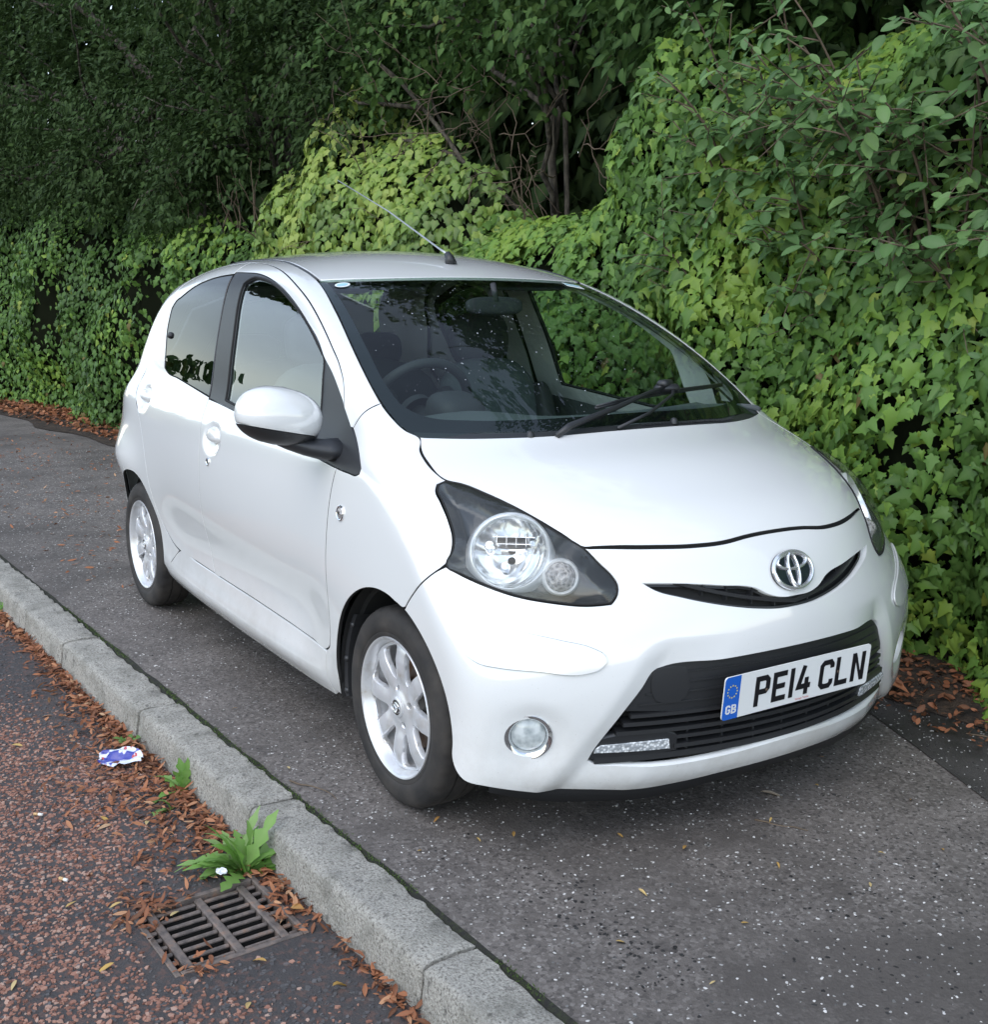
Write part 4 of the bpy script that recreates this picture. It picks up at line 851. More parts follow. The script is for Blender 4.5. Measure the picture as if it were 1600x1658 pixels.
DITCH = [(-.950,-.536,1.395),(-1.114,-.520,1.432),(-1.359,-.495,1.462),(-1.7,-.48,1.476),(-2.05,-.47,1.462),(-2.3,-.455,1.415)]
BONNET_GAP = [(-.096,-.635,.980),(-.048,-.659,.951),(.003,-.669,.928),(.099,-.668,.893)]
LAMP_TOP = [(.101,-.673,.890),(.133,-.646,.888),(.204,-.615,.870),(.274,-.586,.849),(.343,-.557,.822),(.406,-.526,.792),(.456,-.494,.764)]
LAMP_REST = [(.492,-.476,.731),(.520,-.459,.704),(.534,-.454,.685),(.542,-.460,.665),(.543,-.479,.644),(.515,-.529,.640),(.467,-.597,.646),(.411,-.661,.658),(.354,-.710,.677),(.299,-.747,.698),(.262,-.766,.713)]
LAMP_BACK = [(.258,-.765,.718),(.252,-.743,.751),(.236,-.731,.778),(.205,-.723,.809),(.148,-.712,.850),(.111,-.704,.872),(.095,-.691,.885)]
BUMPER_SEAM = [(.257,-.769,.713),(.232,-.800,.684),(.199,-.810,.652),(.163,-.812,.616),(.139,-.813,.588)]
BONNET_FRONT = [(.456,-.494,.764),(.533,-.361,.762),(.575,-.260,.762),(.596,-.176,.766),(.602,-.09,.774),(.604,-.03,.779)]
BF_D = [tuple(v) for v in lift('T', resample([(x, y) for x, y, z in BONNET_FRONT], .02, False))]
BUMPER_SEAM = [tuple(v) for v in lift('A', resample(to_dom('A', BUMPER_SEAM), .015, False))]
COWL = [(-.096,-.635,.980),(-.004,-.497,.980),(.072,-.330,.984),(.108,-.15,.990),(.116,-.04,.992)]
WS_TOP = [(-.950,-.536,1.395),(-.876,-.334,1.406),(-.841,-.13,1.412),(-.835,-.03,1.413)]
def arch(cx, cz, r, a0, a1, k): return [(cx+r*math.cos(R(a0+(a1-a0)*i/k)), -.79, cz+r*math.sin(R(a0+(a1-a0)*i/k))) for i in range(k+1)]
ARCH_F = (.008, .272, .333); ARCH_R = (-2.34, .278, .322)
def mir(L): return [(x, -y, z) for x, y, z in L]

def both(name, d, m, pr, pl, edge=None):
    edge = SEAL_SHADE if m is PAINT and edge is None and name != 'sill_panel' else edge
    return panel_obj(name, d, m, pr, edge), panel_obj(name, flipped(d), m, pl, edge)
def sub(p, name): return empty(name, (0, 0, 0), p)

# ---- doors
fd = dA(DOOR_FRONT[3:]+DOOR_BOTTOM+B_SEAM+FRAME_LOW[::-1][1:-1])
def handle_dip(cx, cz):
    def f(X, ab):
        r = np.hypot((X[:, 0]-cx)/.090, (X[:, 2]-cz)/.056); return -.018*np.clip(1-r**2, 0, 1)**1.0
    return f
HF, HR = (-1.315, .846), (-2.245, .913)
FD = panel_data('A', fd, h=.012, gap=.0028, disp=handle_dip(*HF))
fdr, fdl = both('front_door', FD, PAINT, car, car)
both('window_surround', panel_data('A', dA(ROOF_SEAM[:-1]+[(-1.555,-.527,1.460)]+FRAME_TOP[:-1]), h=.016, step=.009), PAINT, fdr, fdl)
gfr = dA(GLASS_F)
both('window_frame', panel_data('A', dA(FRAME_TOP+DOOR_FRONT[1:3]+FRAME_LOW[:-1]+[(-1.462,-.740,.978)]), holes=[gfr], h=.02, gap=.001, disp=-.003, flange=.01), TRIM, fdr, fdl)
_g = offset(resample(gfr, .011), -.004)
_d = panel_data('A', _g, pre=True, disp=-.009, flange=0); panel_obj('window_glass', _d, GLASS_SIDE, fdr); panel_obj('window_glass', flipped(_d), GLASS_CLEAR, fdl)
# rubber strip round the front door glass
def strip(dom, outline, w, rad, disp):
    p = offset(resample(outline, .012), w); X = lift(dom, p); X = X+body_grad(X)*disp
    b = MB(); b.tube(list(X)+[X[0]], rad, 6, cap=False); return mesh('window_rubber', b.V, b.F)
for pp, s in ((fdr, 1), (fdl, -1)):
    me = strip('A', gfr, -.003, .0045, -.004)
    o = obj('window_rubber', me, SEAL_SHADE, pp)
    if s < 0: o.scale = (1, -1, 1)
rd = dA([(-1.374,-.772,.348)]+B_SEAM[:-1]+[(-1.466,-.738,.982)]+GLASS_R[11:]+GLASS_R[:8]+[(-1.560,-.588,1.4155),(-1.555,-.527,1.460)]+REAR_EDGE[::-1][1:]+[(-1.60,-.768,.350)])
RDp = panel_data('A', offset(resample(rd, .009, True, 34), .0026), pre=True, h=.012, disp=handle_dip(*HR))
rdr, rdl = both('rear_door', RDp, PAINT, car, car)
_g = offset(resample(dA(GLASS_R), .011), .003)
both('window_glass', panel_data('A', _g, pre=True, disp=-.003, flange=.006), GLASS_TINT, rdr, rdl)
for L in (dA(DOOR_FRONT[3:]+DOOR_BOTTOM), dA([(-1.374,-.772,.348)]+B_SEAM), dA(ROOF_SEAM), dA(REAR_EDGE), dA([(-1.374,-.772,.348),(-1.6,-.768,.350),(-1.805,-.764,.351)]), dA(BUMPER_SEAM), dA([(-.294,-.737,.990),(-.279,-.728,1.016),(-.261,-.706,1.044),(-.252,-.667,1.057)]), dA(BONNET_GAP)):
    seal_obj('A', L, SEAL_SHADE, car, both=car, closed=False, w=.010, depth=.009)
seal_obj('A', dA(GLASS_R), SEAL_SHADE, rdr, both=rdl, w=.016, depth=.010)

# ---- body side: A pillar, roof rail, C pillar and rear quarter
ar = arch(*ARCH_R, -8, 188, 22)
side = dA([(-.294,-.737,.990),(-.279,-.728,1.016),(-.261,-.706,1.044)]+WS_EDGE[3:-1]+DITCH+[(-2.44,-.48,1.33),(-2.56,-.56,1.15),(-2.63,-.62,.97),(-2.66,-.65,.85),(-2.675,-.68,.62),(-2.69,-.70,.45),(-2.69,-.70,.25)]
    +[(a, b, c) for a, b, c in ar[::-1] if a > -2.672]+[(-1.985,-.762,.24),(-1.90,-.765,.29)]+REAR_EDGE[:-1]+ROOF_SEAM[::-1][:-1]+DOOR_FRONT[:2])
both('body_side', panel_data('A', side, h=.02, step=.01, gap=.0026), PAINT, car, car)
both('fender_trim', panel_data('A', dA(FENDER_TRI), h=.015, gap=.0015, disp=.001), TRIM, car, car)
# ---- front fender
af = arch(*ARCH_F, 68.5, 190, 18)
fen = dA(DOOR_FRONT[3:]+[(-.402,-.785,.322),(-.402,-.77,.205),(-.352,-.765,.195)]+af[::-1][1:-1]+BUMPER_SEAM[::-1][:-1]+LAMP_BACK+BONNET_GAP[::-1]+WS_EDGE[1:4]+[(-.261,-.706,1.044),(-.279,-.728,1.016),(-.294,-.737,.990)]+FENDER_TRI[2:7])
both('front_fender', panel_data('A', fen, h=.018, step=.010, gap=.0028), PAINT, car, car)
# ---- sill
sil = dA([(-.402,-.785,.322)]+[(-.503,-.780,.326)]+[(x, y, z-.003) for x, y, z in DOOR_BOTTOM[1:]]+[(-1.6,-.768,.346),(-1.805,-.764,.347),(-1.90,-.765,.29),(-1.985,-.762,.24),(-1.97,-.75,.215),(-1.788,-.75,.205),(-1.5,-.75,.200),(-1.18,-.75,.195),(-.86,-.75,.19),(-.59,-.75,.185),(-.402,-.75,.185)])
both('sill_panel', panel_data('A', sil, h=.02, flange=.03, gap=.001), PAINT, car, car)
# ---- roof, windscreen, bonnet
roof = [(x, y) for x, y, z in WS_TOP[::-1]]+[(x, y) for x, y, z in DITCH[1:]]+[(-2.40,-.40),(-2.45,-.2),(-2.455,-.03)]
roof = [(a+.004 if i < 4 else a, b+.010) for i, (a, b) in enumerate(roof)]
roof = roof+[(a, -b) for a, b in roof[::-1]]
ro = panel_obj('roof', panel_data('T', roof, h=.035, step=.015), PAINT, car)
for s in (1, -1):
    X = lift('T', resample([(x, y*s) for x, y, z in DITCH], .03, False)); X = X+body_grad(X)*.001
    b = MB(); b.tube(X-body_grad(X)*.003, [.0055]*12+[.004]*(len(X)-12), 8); b.build('roof_moulding', BLACK, ro, True)
wsl = WS_EDGE+WS_TOP[1:]; ws = [(x, y) for x, y, z in [(.112-.028, -.03, 0)]+[(x-.028, y, 0) for x, y, z in COWL[::-1][1:-1]]+WS_EDGE+WS_TOP[1:]]
ws = [ws[0]]+ws[1:]
ws = ws+[(a, -b) for a, b in ws[::-1]]
inner = offset(resample(ws, .02), .035)
w_in = [(-.905,-.03),(-.908,-.15),(-.945,-.33),(-.985,-.475),(-.97,-.505),(-.70,-.553),(-.47,-.598),(-.31,-.622),(-.22,-.618),(-.16,-.585),(-.085,-.48),(-.02,-.33),(.02,-.15),(.028,-.03)]
w_in = w_in+[(a, -b) for a, b in w_in[::-1]]
wsp = panel_obj('windscreen', panel_data('T', ws, h=.04, step=.015, gap=.003, disp=-.002, flange=.004), GLASS_WS, car)
frit = panel_data('T', ws, holes=[w_in], h=.03, step=.015, gap=.0035, disp=-.006, flange=0)
FRIT = mat('black_glass_band', (.006, .006, .007), .25)
panel_obj('frit_band', frit, FRIT, wsp)
cw = [(x-.030, y) for x, y, z in [(.116, -.03, 0)]+COWL[::-1][1:-1]]+[(-.120,-.643)]+[(x-.004, y) for x, y, z in COWL]
cw = [(x-.030, y) for x, y, z in [(.116, -.03, 0)]+COWL[::-1][1:-1]]+[(-.125,-.640),(-.098,-.634)]+[(x-.003, y) for x, y, z in COWL[1:-1]]+[(.113,-.03)]
cwh = [p for p in cw]
_t = cwh[:6]; _b = cwh[6:]
top_line = [(x-.030, y) for x, y, z in [(.116, 0, 0)]+COWL[::-1][1:-1]]+[(-.125,-.640)]
bot_line = [(-.098,-.634)]+[(x-.003, y) for x, y, z in COWL[1:-1]]+[(.113, 0)]
cowl_poly = top_line+bot_line[:-1]+[(.113, 0)]
cowl_poly = [(a, -b) for a, b in top_line[::-1][:-1]]+top_line+bot_line+[(a, -b) for a, b in bot_line[::-1][1:]]
cwo = panel_obj('cowl_panel', panel_data('T', cowl_poly, h=.02, step=.012, gap=.001, disp=-.004, flange=.02), BLACK, car)
bon = [(x, y) for x, y, z in COWL[::-1][:-1]+BONNET_GAP+LAMP_TOP[1:]+[(x-.0030*min(1, .25+i*.2), y, z) for i, (x, y, z) in enumerate(BF_D[1:])]]
bon = bon+[(a, -b) for a, b in bon[::-1]]
bo = panel_obj('bonnet', panel_data('T', bon, h=.025, step=.011, gap=.0034, flange=.016), PAINT, car, SEAL_SHADE)
seal_obj('T', [(x, y) for x, y, z in BONNET_FRONT]+[(x, -y) for x, y, z in BONNET_FRONT[::-1]], SEAL_SHADE, car, closed=False, w=.012, depth=.014)
seal_obj('T', [(x, y) for x, y, z in WS_EDGE[3:]], SEAL_SHADE, car, both=car, closed=False, w=.012, depth=.010)

# ---- front bumper
UG = [(.681,0,.631),(.679,-.046,.632),(.672,-.088,.643),(.661,-.120,.660),(.636,-.220,.676),(.589,-.341,.687),(.560,-.402,.689),(.580,-.379,.672),(.613,-.320,.653),(.650,-.231,.631),(.676,-.129,.613),(.687,-.052,.605),(.688,0,.604)]
LG = [(.697,0,.509),(.695,-.098,.508),(.672,-.245,.503),(.631,-.380,.496),(.626,-.404,.488),(.617,-.433,.446),(.591,-.486,.367),(.558,-.534,.283),(.550,-.542,.259),(.554,-.530,.250),(.577,-.471,.243),(.617,-.344,.236),(.649,-.207,.240),(.669,-.052,.248),(.67,0,.249)]
def sym(dom, L):
    p = [tuple(v) for v in to_dom(dom, L)]
    if abs(p[0][0]) < 1e-6: q = [(-a, b) for a, b in p[::-1]][:-1] if abs(p[-1][0]) > 1e-6 else [(-a, b) for a, b in p[::-1]][1:-1]
    else: q = [(-a, b) for a, b in p[::-1]]
    return p+q
ug, lg = sym('C', UG), sym('C', LG)
FOG = np.array([.492, -.676, .330]); fog_c = to_dom('C', [FOG])[0]
fog_h = [(fog_c[0]+.046*math.cos(t), fog_c[1]+.050*math.sin(t)) for t in np.linspace(0, 2*math.pi, 28, endpoint=False)]
fog_h2 = [(-a, b) for a, b in fog_h]
BB = [(.65,-.03,.187),(.632,-.187,.180),(.604,-.289,.166),(.579,-.365,.160),(.537,-.516,.168),(.491,-.625,.176),(.470,-.674,.186),(.428,-.754,.205),(.388,-.794,.217)]
ab = arch(*ARCH_F, 68.5, -8, 12)
bhalf = BF_D[::-1]+LAMP_REST+BUMPER_SEAM[1:-1]+ab[:-1]+BB[::-1]
bp = dC(bhalf); bp = bp+[(-a, b) for a, b in bp[::-1]]
def gy(z): return .395+(.495-z)*.612
def bump_disp(X, ab):
    y, z = np.abs(X[:, 1]), X[:, 2]
    e = y-gy(z); c = np.where(e >= 0, np.clip(1-e/.055, 0, 1), np.clip(1+e/.16, 0, 1))
    c = c*np.clip((.56-z)/.06, 0, 1)
    d = -.016*c
    f = np.hypot((np.abs(ab[:, 0])-abs(fog_c[0]))*1.0, ab[:, 1]-fog_c[1])
    d = d-.011*np.clip(1-(f-.056)/.045, 0, 1)**1.5*np.clip((abs(fog_c[0])+.08-np.abs(ab[:, 0]))/.1, 0, 1)
    d = d-.012*np.clip((.225-z)/.06, 0, 1)**2
    return d
fb = panel_obj('front_bumper', panel_data('C', bp, holes=[ug, lg, fog_h, fog_h2], h=.0125, step=.009, flange=.022, disp=bump_disp), PAINT, car)
PROT = [(.331,-.795,.595),(.334,-.790,.606),(.345,-.780,.608),(.396,-.736,.600),(.458,-.670,.582),(.513,-.600,.565),(.553,-.541,.548),(.571,-.516,.530),(.575,-.514,.518),(.570,-.530,.501),(.556,-.563,.491),(.499,-.662,.498),(.449,-.735,.506),(.418,-.770,.514),(.388,-.788,.533),(.360,-.794,.562)]
pd = panel_data('C', dC(PROT), h=.014, step=.008, gap=0, disp=.006, flange=.008)
panel_obj('bumper_protector', pd, PAINT, fb); panel_obj('bumper_protector', flipped(pd), PAINT, fb)
for s in (1, -1):
    X = lift('C', resample([(a*s, b) for a, b in dC(PROT)], .012)); X = X+body_grad(X)*.0004
    b = MB(); b.tube(list(X)+[X[0]], .0017, 5, cap=False); b.build('protector_groove', mat('groove_shadow', (.25, .26, .25), .6) if s == 1 else bpy.data.materials['groove_shadow'], fb, True)
# black lower lip
bl = [(a, b) for a, b in dC([(.66, 0, .19)]+BB[:-1])]; bl = [(-a, b) for a, b in bl[::-1][:-1]]+bl
p = resample(bl, .03, False); X = lift('C', p)
A = X+body_grad(X)*-.024; A[:, 2] = X[:, 2]+.02; B = A.copy(); B[:, 2] = X[:, 2]-.030; B[:, :2] *= .985; Cc = B.copy(); Cc[:, :2] *= .8; k = len(p)
obj('lower_lip', mesh('lower_lip', np.vstack([A, B, Cc]), np.array([(r*k+i, r*k+i+1, (r+1)*k+i+1, (r+1)*k+i) for r in range(2) for i in range(k-1)])), BLACK, fb)
# ------------------------------------------------------------------ car fittings
def frame_mat(c, nrm, up=(0, 0, 1)):
    nrm = Vector(nrm).normalized(); u = Vector(up).cross(nrm).normalized(); v = nrm.cross(u)
    return Matrix(((u.x, v.x, nrm.x, c[0]), (u.y, v.y, nrm.y, c[1]), (u.z, v.z, nrm.z, c[2]), (0, 0, 0, 1)))
def xf(M, V): return [tuple(M @ Vector(v)) for v in V]
def add_M(b, M, s): b.add(xf(M, s.V), s.F); return b
def build_M(s, name, M, m, parent, smooth=True, angle=40):
    b = MB(); add_M(b, M, s); return b.build(name, m, parent, smooth, angle)
def mirror_of(o, parent):
    c = o.copy(); COL.objects.link(c); c.parent = parent; c.scale = (1, -1, 1); return c
def mirror_tree(o, parent):
    """a far-side copy of a part and its pieces, reflected through the car's centre plane"""
    def refl(src, par):
        c = src.copy()
        if src.type == 'MESH':
            me = src.data.copy(); co = np.empty(len(me.vertices)*3, np.float32); me.vertices.foreach_get('co', co)
            co = co.reshape(-1, 3); co[:, 1] *= -1; me.vertices.foreach_set('co', co.ravel()); me.flip_normals(); me.update(); c.data = me
        COL.objects.link(c); c.parent = par
        for ch in src.children: refl(ch, c)
        return c
    return refl(o, parent)
def tri_fill(outer, holes=(), h=1.0, step=None):
    return fill2d(np.array(outer, float), [np.array(q, float) for q in holes], h)

# ---- headlights
lampL = LAMP_TOP+LAMP_REST+LAMP_BACK
lo2 = [tuple(v) for v in to_dom('L', lampL)]
RING_C = np.array([.349, -.639, .757]); RING_N = np.array([.70, -.53, .47]); RING_N /= np.linalg.norm(RING_N)
RING_P = RING_C-RING_N*.020
rc = to_dom('L', [RING_P])[0]
Mr = frame_mat(RING_P, RING_N)
hole = [tuple(to_dom('L', [np.array(Mr @ Vector((.098*math.cos(t), .098*math.sin(t), 0)))])[0]) for t in np.linspace(0, 2*math.pi, 40, endpoint=False)]
lo_dense = offset(resample(lo2, .009), .003)
def lamp_disp(X, ab):
    d = np.concatenate([seg_dist(lo_dense, c) for c in np.array_split(ab, max(1, len(ab)//300))]); return -.003-.045*np.clip(d/.03, 0, 1)**.7
HOUSE = mat('lamp_housing_grey', (.026, .029, .034), .2, spec=.7)
hl = panel_obj('headlight', panel_data('L', lo_dense, holes=[np.array(hole)], h=.010, pre=True, disp=lamp_disp, flange=0), HOUSE, car)
lens = panel_obj('lens', panel_data('L', lo_dense, h=.012, pre=True, disp=lambda X, ab: .001+.024*np.sin(np.clip(seg_dist(lo_dense, ab)/.10, 0, 1)*math.pi/2), flange=.012), LENS, hl)
X = lift('L', lo_dense); X = X+body_grad(X)*.0005; b = MB(); b.tube(list(X)+[X[0]], .0026, 6, cap=False); b.build('lens_gasket', SEAL_SHADE, hl, True)
REFL = mat('lamp_reflector', (.88, .89, .90), .16, metal=.85)
BEZEL = mat('bright_bezel', (.90, .91, .92), .2, metal=.55)
nn = NT(REFL); w = nn.n('TexWave', Scale=14., Distortion=.6); nn.l(nn.coord('Object'), w.inputs['Vector']); nn.bump(w.outputs['Fac'], .25, .003)
s = MB(); s.lathe([(.010, -.085), (.038, -.078), (.066, -.058), (.084, -.028), (.0925, 0)], 56, 'z'); build_M(s, 'reflector', Mr, REFL, hl)
s = MB(); s.lathe([(.0885, -.014), (.091, .004), (.0945, .009), (.099, .006), (.104, -.010), (.113, -.036)], 64, 'z'); build_M(s, 'bezel', Mr, BEZEL, hl)
# stepped reflector vanes and bulb shield
s = MB()
for i, (yy, dz) in enumerate(((.046, -.052), (.030, -.058), (.014, -.062))):
    s.box((.006, yy, dz), (.105-.02*i, .0022, .045), bev=.0007)
for xx in (-.036, -.012, .012, .036): s.box((xx, .038, -.05), (.002, .028, .04), bev=.0006)
build_M(s, 'reflector_vane', Mr, CHROME, hl, False)
s = MB(); s.lathe([(0, .0), (.010, -.002), (.014, -.010), (.013, -.05)], 20, 'z', c=(-.052, .020, -.012)); build_M(s, 'bulb', Mr, CHROME, hl)
s = MB(); s.lathe([(0, .012), (.009, .010), (.012, .002), (.011, -.03)], 20, 'z', c=(-.012, -.030, -.03)); build_M(s, 'side_bulb', Mr, CHROME, hl)
TP = np.array([.448, -.562, .711]); Mt = frame_mat(TP-np.array(LAMP_N)*.030, (.80, -.52, .30))
s = MB(); s.lathe([(.046, -.03), (.046, .0), (.042, .006), (.036, .002)], 40, 'z'); build_M(s, 'turn_signal_bezel', Mt, BEZEL, hl)
CLEAR = mat('clear_plastic', (.75, .72, .70), .08, spec=.8)
nn = NT(CLEAR); v = nn.n('TexVoronoi', Scale=95.); nn.l(nn.coord('Object'), v.inputs['Vector']); nn.bump(v.outputs['Distance'], .8, .006); nn.b.inputs['Transmission Weight'].default_value = .55
nn.color(nn.ramp(v.outputs['Distance'], [(.1, (.30, .29, .29)), (.6, (.85, .80, .78))]))
s = MB(); s.lathe([(.036, .0), (.034, .010), (.028, .020), (.020, .026), (.0195, .029), (.016, .029), (.0155, .032), (.011, .032), (.0105, .035), (.005, .035), (0, .0355)], 36, 'z'); build_M(s, 'turn_signal', Mt, CLEAR, hl)
hll = mirror_tree(hl, car)

# ---- upper grille
X = to_dom('C', UG)
def c_line(y0, y1, zf, k, disp):
    ys = np.linspace(y0, y1, k); th = np.stack([ys, np.array([zf(v) for v in ys])], 1)
    P = lift('F', th); return P+body_grad(P)*np.asarray(disp)
def back_panel(name, poly, disp, m, parent, h=.03):
    return panel_obj(name, panel_data('C', poly, h=h, step=.015, gap=-.012, disp=disp, flange=0), m, parent)
gu = back_panel('upper_grille', ug, -.032, SEAL_SHADE, car)
def bar(P, hgt, dep, name, m, parent):
    """flat bar swept along points P: leading edge at P, going back by dep and dropping"""
    P = np.asarray(P); k = len(P); nr = body_grad(P); nr[:, 2] *= .2; nr /= np.linalg.norm(nr, axis=1)[:, None]
    up = np.array([0, 0, 1.]); V = []
    for (a, c) in ((.0, .5), (-.15, .5), (-1, .62), (-1, -.38), (-.15, -.5), (0, -.35)): V.append(P+nr*a*dep+up*c*hgt)
    V = np.vstack(V); F = []
    for r in range(6):
        r2 = (r+1) % 6; F += [(r*k+i, r*k+i+1, r2*k+i+1, r2*k+i) for i in range(k-1)]
    F += [tuple(r*k for r in range(6))[::-1], tuple(r*k+k-1 for r in range(6))]
    me = mesh(name, V, F, True); smooth_by_angle(me, 35); return obj(name, me, m, parent)
def zu(y): return .617+.30*y*y+.12*abs(y)
bar(c_line(-.345, .345, lambda y: zu(y)+.004*0, 25, -.006), .010, .024, 'grille_bar', BLACK, gu)
bar(c_line(-.37, .37, lambda y: zu(y)+.022, 25, -.012), .006, .02, 'grille_bar', BLACK, gu)
for yy in (-.26, -.2, -.13, -.06, .06, .13, .2, .26):
    s = MB(); P = c_line(yy, yy, lambda y: zu(y)+.012, 1, -.024)[0]; s.box(P, (.02, .004, .045)); s.build('grille_rib', BLACK, gu)
seal_obj('C', ug, BLACK, gu, w=.006, depth=.018)

# ---- lower grille
gl_ = back_panel('lower_grille', lg, -.060, SEAL_SHADE, car)
# upper solid panel with ribs
LGt = [(.697,0,.507),(.672,-.245,.500),(.631,-.385,.492),(.622,-.415,.470),(.606,-.455,.418),(.598,-.470,.385),(.64,-.3,.372),(.68,-.1,.366),(.687,0,.366)]
panel_obj('grille_panel', panel_data('C', sym('C', LGt), h=.03, gap=.001, disp=-.018, flange=.02), BLACK, gl_)
def edge_y(z): return gy(z)-.015
for z0, dp in ((.478, -.0145), (.452, -.0145), (.426, -.0145), (.400, -.0145)):
    e = edge_y(z0); bar(c_line(-e, e, lambda y: z0+.02*(e*e-y*y)*0, 21, dp), .004, .006, 'grille_rib', BLACK, gl_)
for z0, dp, hh in ((.372, -.010, .010), (.349, -.014, .012), (.326, -.014, .012), (.303, -.016, .011), (.280, -.012, .012)):
    e = edge_y(z0) if z0 > .31 else .335
    bar(c_line(-e, e, lambda y: z0, 27, dp), hh, .034, 'grille_slat', BLACK, gl_)
bar(c_line(-.525, .525, lambda y: .256+.0*y, 31, -.014), .018, .05, 'grille_slat', BLACK, gl_)
for yy in (-.3, -.2, -.1, 0, .1, .2, .3):
    P = c_line(yy, yy, lambda y: .315, 1, -.040)[0]; s = MB(); s.box(P, (.02, .006, .11)); s.build('grille_rib', BLACK, gl_)
TOW = [(.609,-.395,.487),(.628,-.340,.492),(.634,-.318,.487),(.636,-.312,.42),(.632,-.320,.408),(.618,-.37,.402),(.609,-.385,.408),(.606,-.392,.42)]
tw = panel_data('C', dC(TOW), h=.02, step=.008, gap=0, disp=-.0135, flange=.006); panel_obj('tow_eye_cover', tw, BLACK, gl_)
# ---- daytime lights
DRL = [(.560,-.531,.281),(.562,-.527,.291),(.569,-.517,.300),(.60,-.435,.302),(.628,-.352,.303),(.626,-.346,.277),(.60,-.43,.278)]
DRLM = mat('led_lens', (.80, .82, .83), .08, spec=.8)
nn = NT(DRLM); v = nn.n('TexVoronoi', Scale=120.); v.feature = 'F1'; nn.l(nn.coord('Object'), v.inputs['Vector']); nn.color(nn.ramp(v.outputs['Distance'], [(.15, (.9, .92, .93)), (.6, (.34, .36, .38))])); nn.bump(v.outputs['Distance'], .6, .004)
dd = panel_data('C', offset(resample(dC(DRL), .006, True, 12), .001), pre=True, h=.012, disp=-.010, flange=.012)
d1 = panel_obj('daytime_light', dd, DRLM, car); d2 = panel_obj('daytime_light', flipped(dd), DRLM, car)
sd_ = panel_data('C', [(a*1.0, b) for a, b in dC([(.552,-.540,.262),(.556,-.536,.290),(.563,-.522,.313),(.628,-.345,.316),(.632,-.330,.310),(.630,-.326,.268),(.60,-.43,.262)])], h=.02, step=.01, gap=0, disp=-.0155, flange=.03)
panel_obj('light_surround', sd_, BLACK, d1); panel_obj('light_surround', flipped(sd_), BLACK, d2)
# ---- fog lamps
Pf = lift('C', [fog_c])[0]; FN = body_grad(np.array([Pf]))[0]+np.array([-.04, 0, .0]); FN /= np.linalg.norm(FN); Mf = frame_mat(Pf-FN*.0145, FN)
s = MB(); s.lathe([(.062, -.03), (.0615, -.002), (.057, .006), (.049, .004), (.043, -.004), (.042, -.012)], 48, 'z')
fg = build_M(s, 'fog_light', Mf, CHROME, car)
FLENS = mat('fog_lens', (.46, .50, .50), .12, spec=.7)
nn = NT(FLENS); w = nn.n('TexNoise', Scale=40., Detail=2.); nn.l(nn.coord('Object'), w.inputs['Vector']); nn.color(nn.ramp(w.outputs['Fac'], [(.35, (.32, .36, .37)), (.65, (.62, .66, .66))]))
s = MB(); s.lathe([(.0415, -.010), (.030, -.003), (.015, .001), (0, .002)], 36, 'z'); build_M(s, 'fog_lens', Mf, FLENS, fg)
fgl = mirror_tree(fg, car); fgl.location = (-.020, -.018, 0)

# ---- number plate
PL_C = Vector((.706, 0, .414)); Mp = frame_mat(PL_C, (.994, 0, -.09))
PLATE = mat('plate_white', (.80, .81, .80), .25, coat=.6); PBLUE = mat('plate_blue', (.010, .12, .55), .3, coat=.5); PBLACK = mat('plate_black', (.008, .008, .01), .35)
PYEL = mat('star_yellow', (.75, .62, .10), .4); PRED = mat('dealer_red', (.55, .03, .04), .4)
def round_rect(w, h, r, k=5):
    return [(sx*(w/2-r)+r*math.cos(a), sy*(h/2-r)+r*math.sin(a)) for sx, sy, a0 in ((1, 1, 0), (-1, 1, 90), (-1, -1, 180), (1, -1, 270)) for a in np.radians(np.linspace(a0, a0+90, k))]
def slab(poly, t, z=0, holes=(), h=1.):
    V, F = tri_fill(poly, holes, h); n0 = len(V); V3 = [(x, y, z) for x, y in V]+[(x, y, z-t) for x, y in V]
    if np.cross(V[F[0][1]]-V[F[0][0]], V[F[0][2]]-V[F[0][0]]) < 0: F = F[:, ::-1]
    Fs = [tuple(f) for f in F]+[tuple(n0+i for i in f[::-1]) for f in F]
    for a, b_ in boundary_edges(F): Fs.append((b_, a, n0+a, n0+b_))
    s = MB(); s.add(V3, Fs); return s
pl = build_M(slab(round_rect(.52, .111, .009), .004), 'number_plate', Mp, PLATE, car, False)
bl_ = [(max(x, -.26), y) for x, y in round_rect(.52, .111, .009) if x < 0]
bl_ = [(-.209, .0555)]+[q for q in bl_]+[(-.209, -.0555)]
build_M(slab(bl_, .001, z=.0006), 'blue_band', Mp, PBLUE, pl, False)
def stroke(path, w):
    P = [np.array(p, float) for p in path]; Lf, Rt = [], []
    for i, p in enumerate(P):
        if i in (0, len(P)-1):
            t = P[1]-P[0] if i == 0 else P[-1]-P[-2]; t /= np.linalg.norm(t); n_ = np.array([-t[1], t[0]]); m_ = n_*w/2
        else:
            a = P[i]-P[i-1]; c = P[i+1]-P[i]; a /= np.linalg.norm(a); c /= np.linalg.norm(c)
            na, nc = np.array([-a[1], a[0]]), np.array([-c[1], c[0]]); m_ = (na+nc)/(1+na@nc)*w/2
        Lf.append(p+m_); Rt.append(p-m_)
    return Lf+Rt[::-1]
